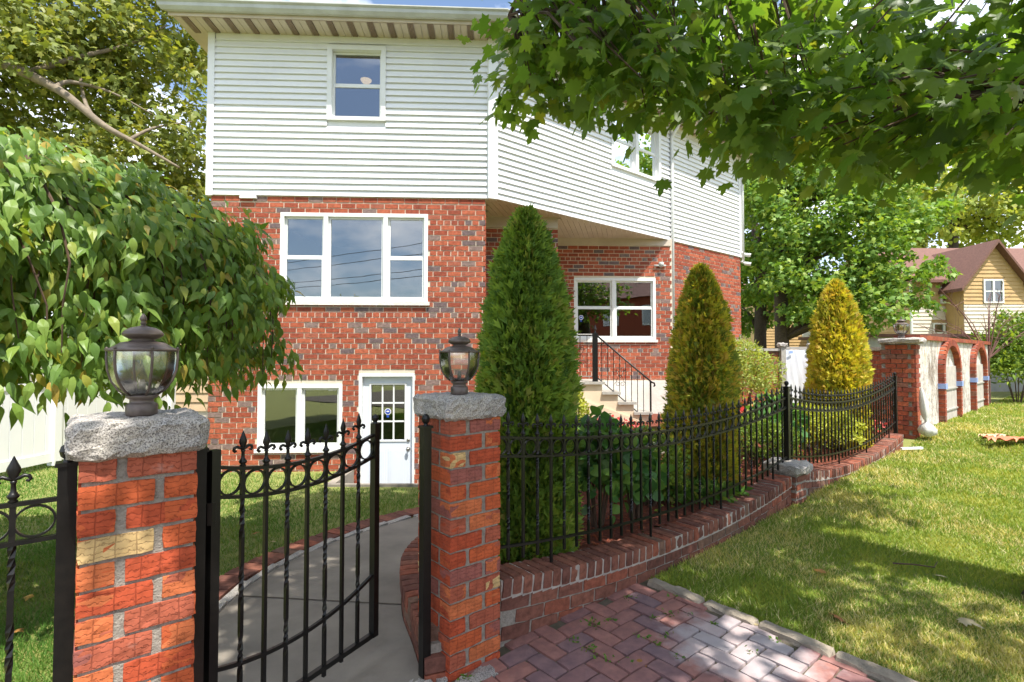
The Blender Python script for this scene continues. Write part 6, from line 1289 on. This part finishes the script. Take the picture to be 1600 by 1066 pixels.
# ------------------------------------------------------------------ odds and ends
def ground_pt(u, v):
    lo, hi = .5, 40
    for _ in range(50):
        mid = (lo+hi)/2; p = at(u, v, mid)
        if p.z > float(gz(p.x, p.y)): lo = mid
        else: hi = mid
    return at(u, v, hi)
LEAFM = bpy.data.meshes.new('fallen_leaf'); LEAFM.from_pydata([(x, y, z*1.5) for x, y, z in MAPLE[0]], [], [tuple(f) for f in MAPLE[1]]); LEAFM.materials.append(M_dryleaf)
for (u, v, sz, lab) in ((998, 1032, .05, 'small yellow leaf lying on the pavers'), (1178, 977, .05, 'orange leaf lying against the kerb stones'), (1303, 967, .11, 'pale curled leaf on the shaded lawn behind the kerb'), (1280, 898, .07, 'pale leaf at the edge of the lawn shadow'), (1500, 972, .10, 'pale leaf on the lawn near the right edge'), (47, 935, .05, 'orange leaf in the grass behind the left fence panel'), (402, 836, .07, 'orange brown leaf in the yard grass seen through the gate'), (25, 990, .05, 'yellow leaf in the grass at the lower left corner'), (1470, 905, .06, 'tan leaf beside the twig on the lawn'), (425, 850, .045, 'small tan leaf near the path edging')):
    p = ground_pt(u, v); rz = random.uniform(0, 6.28); M_ = Matrix.Translation(p+UP*(.022 if u > 1190 or u < 500 else .006)) @ Matrix.Rotation(rz, 4, 'Z') @ Matrix.Rotation(random.uniform(-.3, .3), 4, 'X') @ Matrix.Scale(sz, 4); o_ = link('fallen_leaf', LEAFM, None, M_); tag(o_, lab, 'leaf', 'fallen leaves')
a = ground_pt(1395, 887); b = ground_pt(1460, 893); m_ = MB(); m_.tube([a+UP*.03, a.lerp(b, .5)+UP*.035, b+UP*.028, b+UP*.05+(b-a)*.25+Vector((0, .06, 0))], [.006, .005, .004, .002], 6); o_ = m_.obj('fallen_twig', M_twig); tag(o_, 'thin brown twig lying on the sunny lawn', 'twig')
a = ground_pt(1408, 705); b = ground_pt(1441, 704); m_ = MB(); m_.obox((a+b)/2+UP*.035, (b-a)/2, Vector((0, .02, 0)), UP*.014); o_ = m_.obj('white_stick', M_white); tag(o_, 'short white plastic strip on the grass near the arched wall', 'strip')
def rag(u, v, r, col, lab, seed):
    p = ground_pt(u, v); rg = np.random.default_rng(seed); n = 16; vs_ = []
    for i in range(n+1):
        for j in range(9): vs_.append((p.x+(i/n-.5)*2*r*1.6+rg.normal()*.01, p.y+(j/8-.5)*r*.9+rg.normal()*.01+.1*r*math.sin(i), p.z+.03+abs(.05*math.sin(i*.9+j*.8))+rg.random()*.015))
    m_ = MB(); m_.add(vs_, [(i*9+j, (i+1)*9+j, (i+1)*9+j+1, i*9+j+1) for i in range(n) for j in range(8)]); o_ = m_.obj('cloth', col, None, True); tag(o_, lab, 'cloth')
rag(1585, 693, .22, plain('orange_cloth', (.55, .10, .04), (.62, .30, .18), 6, .8, .3, 30), 'crumpled orange cloth lying on the lawn at the right', 1)
rag(1552, 688, .10, plain('pale_cloth', (.62, .50, .34), (.66, .28, .12), 9, .8, .3, 30), 'small pale scrap of cloth beside the orange cloth', 2)
# white plastic bag hanging at the corner of the arched wall
q = WA+WN*0.10-WD*0.07; bag = thing('plastic_bag', (q.x, q.y, .4), 'knotted white plastic bag hanging at the pillar of the arched wall', 'bag')
m_ = MB(); n = 14; ringz = [(.010, 1.03), (.024, .98), (.04, .85), (.05, .72), (.045, .60), (.022, .53), (.03, .51), (.075, .47), (.10, .41), (.09, .35), (.04, .31)]; vs_ = []
for i, (r, z) in enumerate(ringz):
    for k in range(n):
        a = 2*math.pi*k/n; rr = r*(1+.24*math.sin(k*2.6+i*.6)); vs_.append((q.x+rr*math.cos(a)+max(0, (.98-z))*.13, q.y+rr*math.sin(a), z))
m_.add(vs_, [(i*n+k, i*n+(k+1) % n, (i+1)*n+(k+1) % n, (i+1)*n+k) for i in range(len(ringz)-1) for k in range(n)]); m_.obj('sheet', plain('bag_plastic', (.72, .71, .68), (.62, .60, .56), 9, .35, .3, 40), bag, True)
# ------------------------------------------------------------------ across the street (what the window panes reflect)
road = MB(); q = [FS(-60, -9.2), FS(60, -9.2), FS(60, -16), FS(-60, -16)]; road.add([(p.x, p.y, -.03) for p in q], [(0, 1, 2, 3)]); road.obj('road', plain('asphalt', (.055, .055, .057), (.04, .04, .042), 8, .9, .3, 80), None, kind='structure')
def opp(P, w, d, h, label, wallm):
    t = thing('street_house', (P.x, P.y, 0), label, 'house', 'houses across the street'); m_ = MB(); c = P; m_.obox((c.x, c.y, h/2-.2), DF*w, NF*d, UP*(h/2+.2)); m_.obj('wall', wallm, t)
    m_ = MB(); a = [P+DF*(w+.4)*i+NF*(d+.4)*j for i, j in ((-1, -1), (1, -1), (1, 1), (-1, 1))]; r0, r1 = P-DF*w*.6, P+DF*w*.6
    m_.add([tuple(p+UP*h) for p in a]+[tuple(r0+UP*(h+2)), tuple(r1+UP*(h+2))], [(0, 1, 5, 4), (1, 2, 5), (2, 3, 4, 5), (3, 0, 4), (3, 2, 1, 0)]); m_.obj('roof', M_shingle, t)
    m_ = MB(); c = P+DF*w*.3+NF*.5; m_.obox((c.x, c.y, h+1.6), DF*.4, NF*.4, UP*1.2); m_.obj('chimney', M_oldbrick, t)
    for i in (-.6, 0, .6):
        for z in (1.6, 4.3):
            c = P+DF*w*i+NF*(d+.02); m_ = MB(); m_.obox((c.x, c.y, z), DF*.6, NF*.04, UP*.7); o_ = m_.obj('window', M_frame, t); m_ = MB(); c = c+NF*.05; m_.obox((c.x, c.y, z), DF*.5, NF*.01, UP*.6); m_.obj('pane', M_glass, o_)
opp(FS(-4, -24), 5, 4, 5.6, 'brick house across the street, reflected in the windows', M_oldbrick); opp(FS(10, -24), 5, 4, 5.4, 'cream house across the street, reflected in the windows', M_crm)
wires = thing('overhead_wires', tuple(FS(0, -9.5)), 'overhead cables along the street, reflected in the big window', 'cables')
for k, (z, t) in enumerate(((6.2, -9.5), (6.6, -9.7), (7.4, -9.4), (8.0, -9.6))):
    m_ = MB(); m_.tube([FS(s, t, z-.5+.5*((s)/30)**2) for s in range(-30, 31, 3)], .018, 5); m_.obj('cable', M_iron, wires)
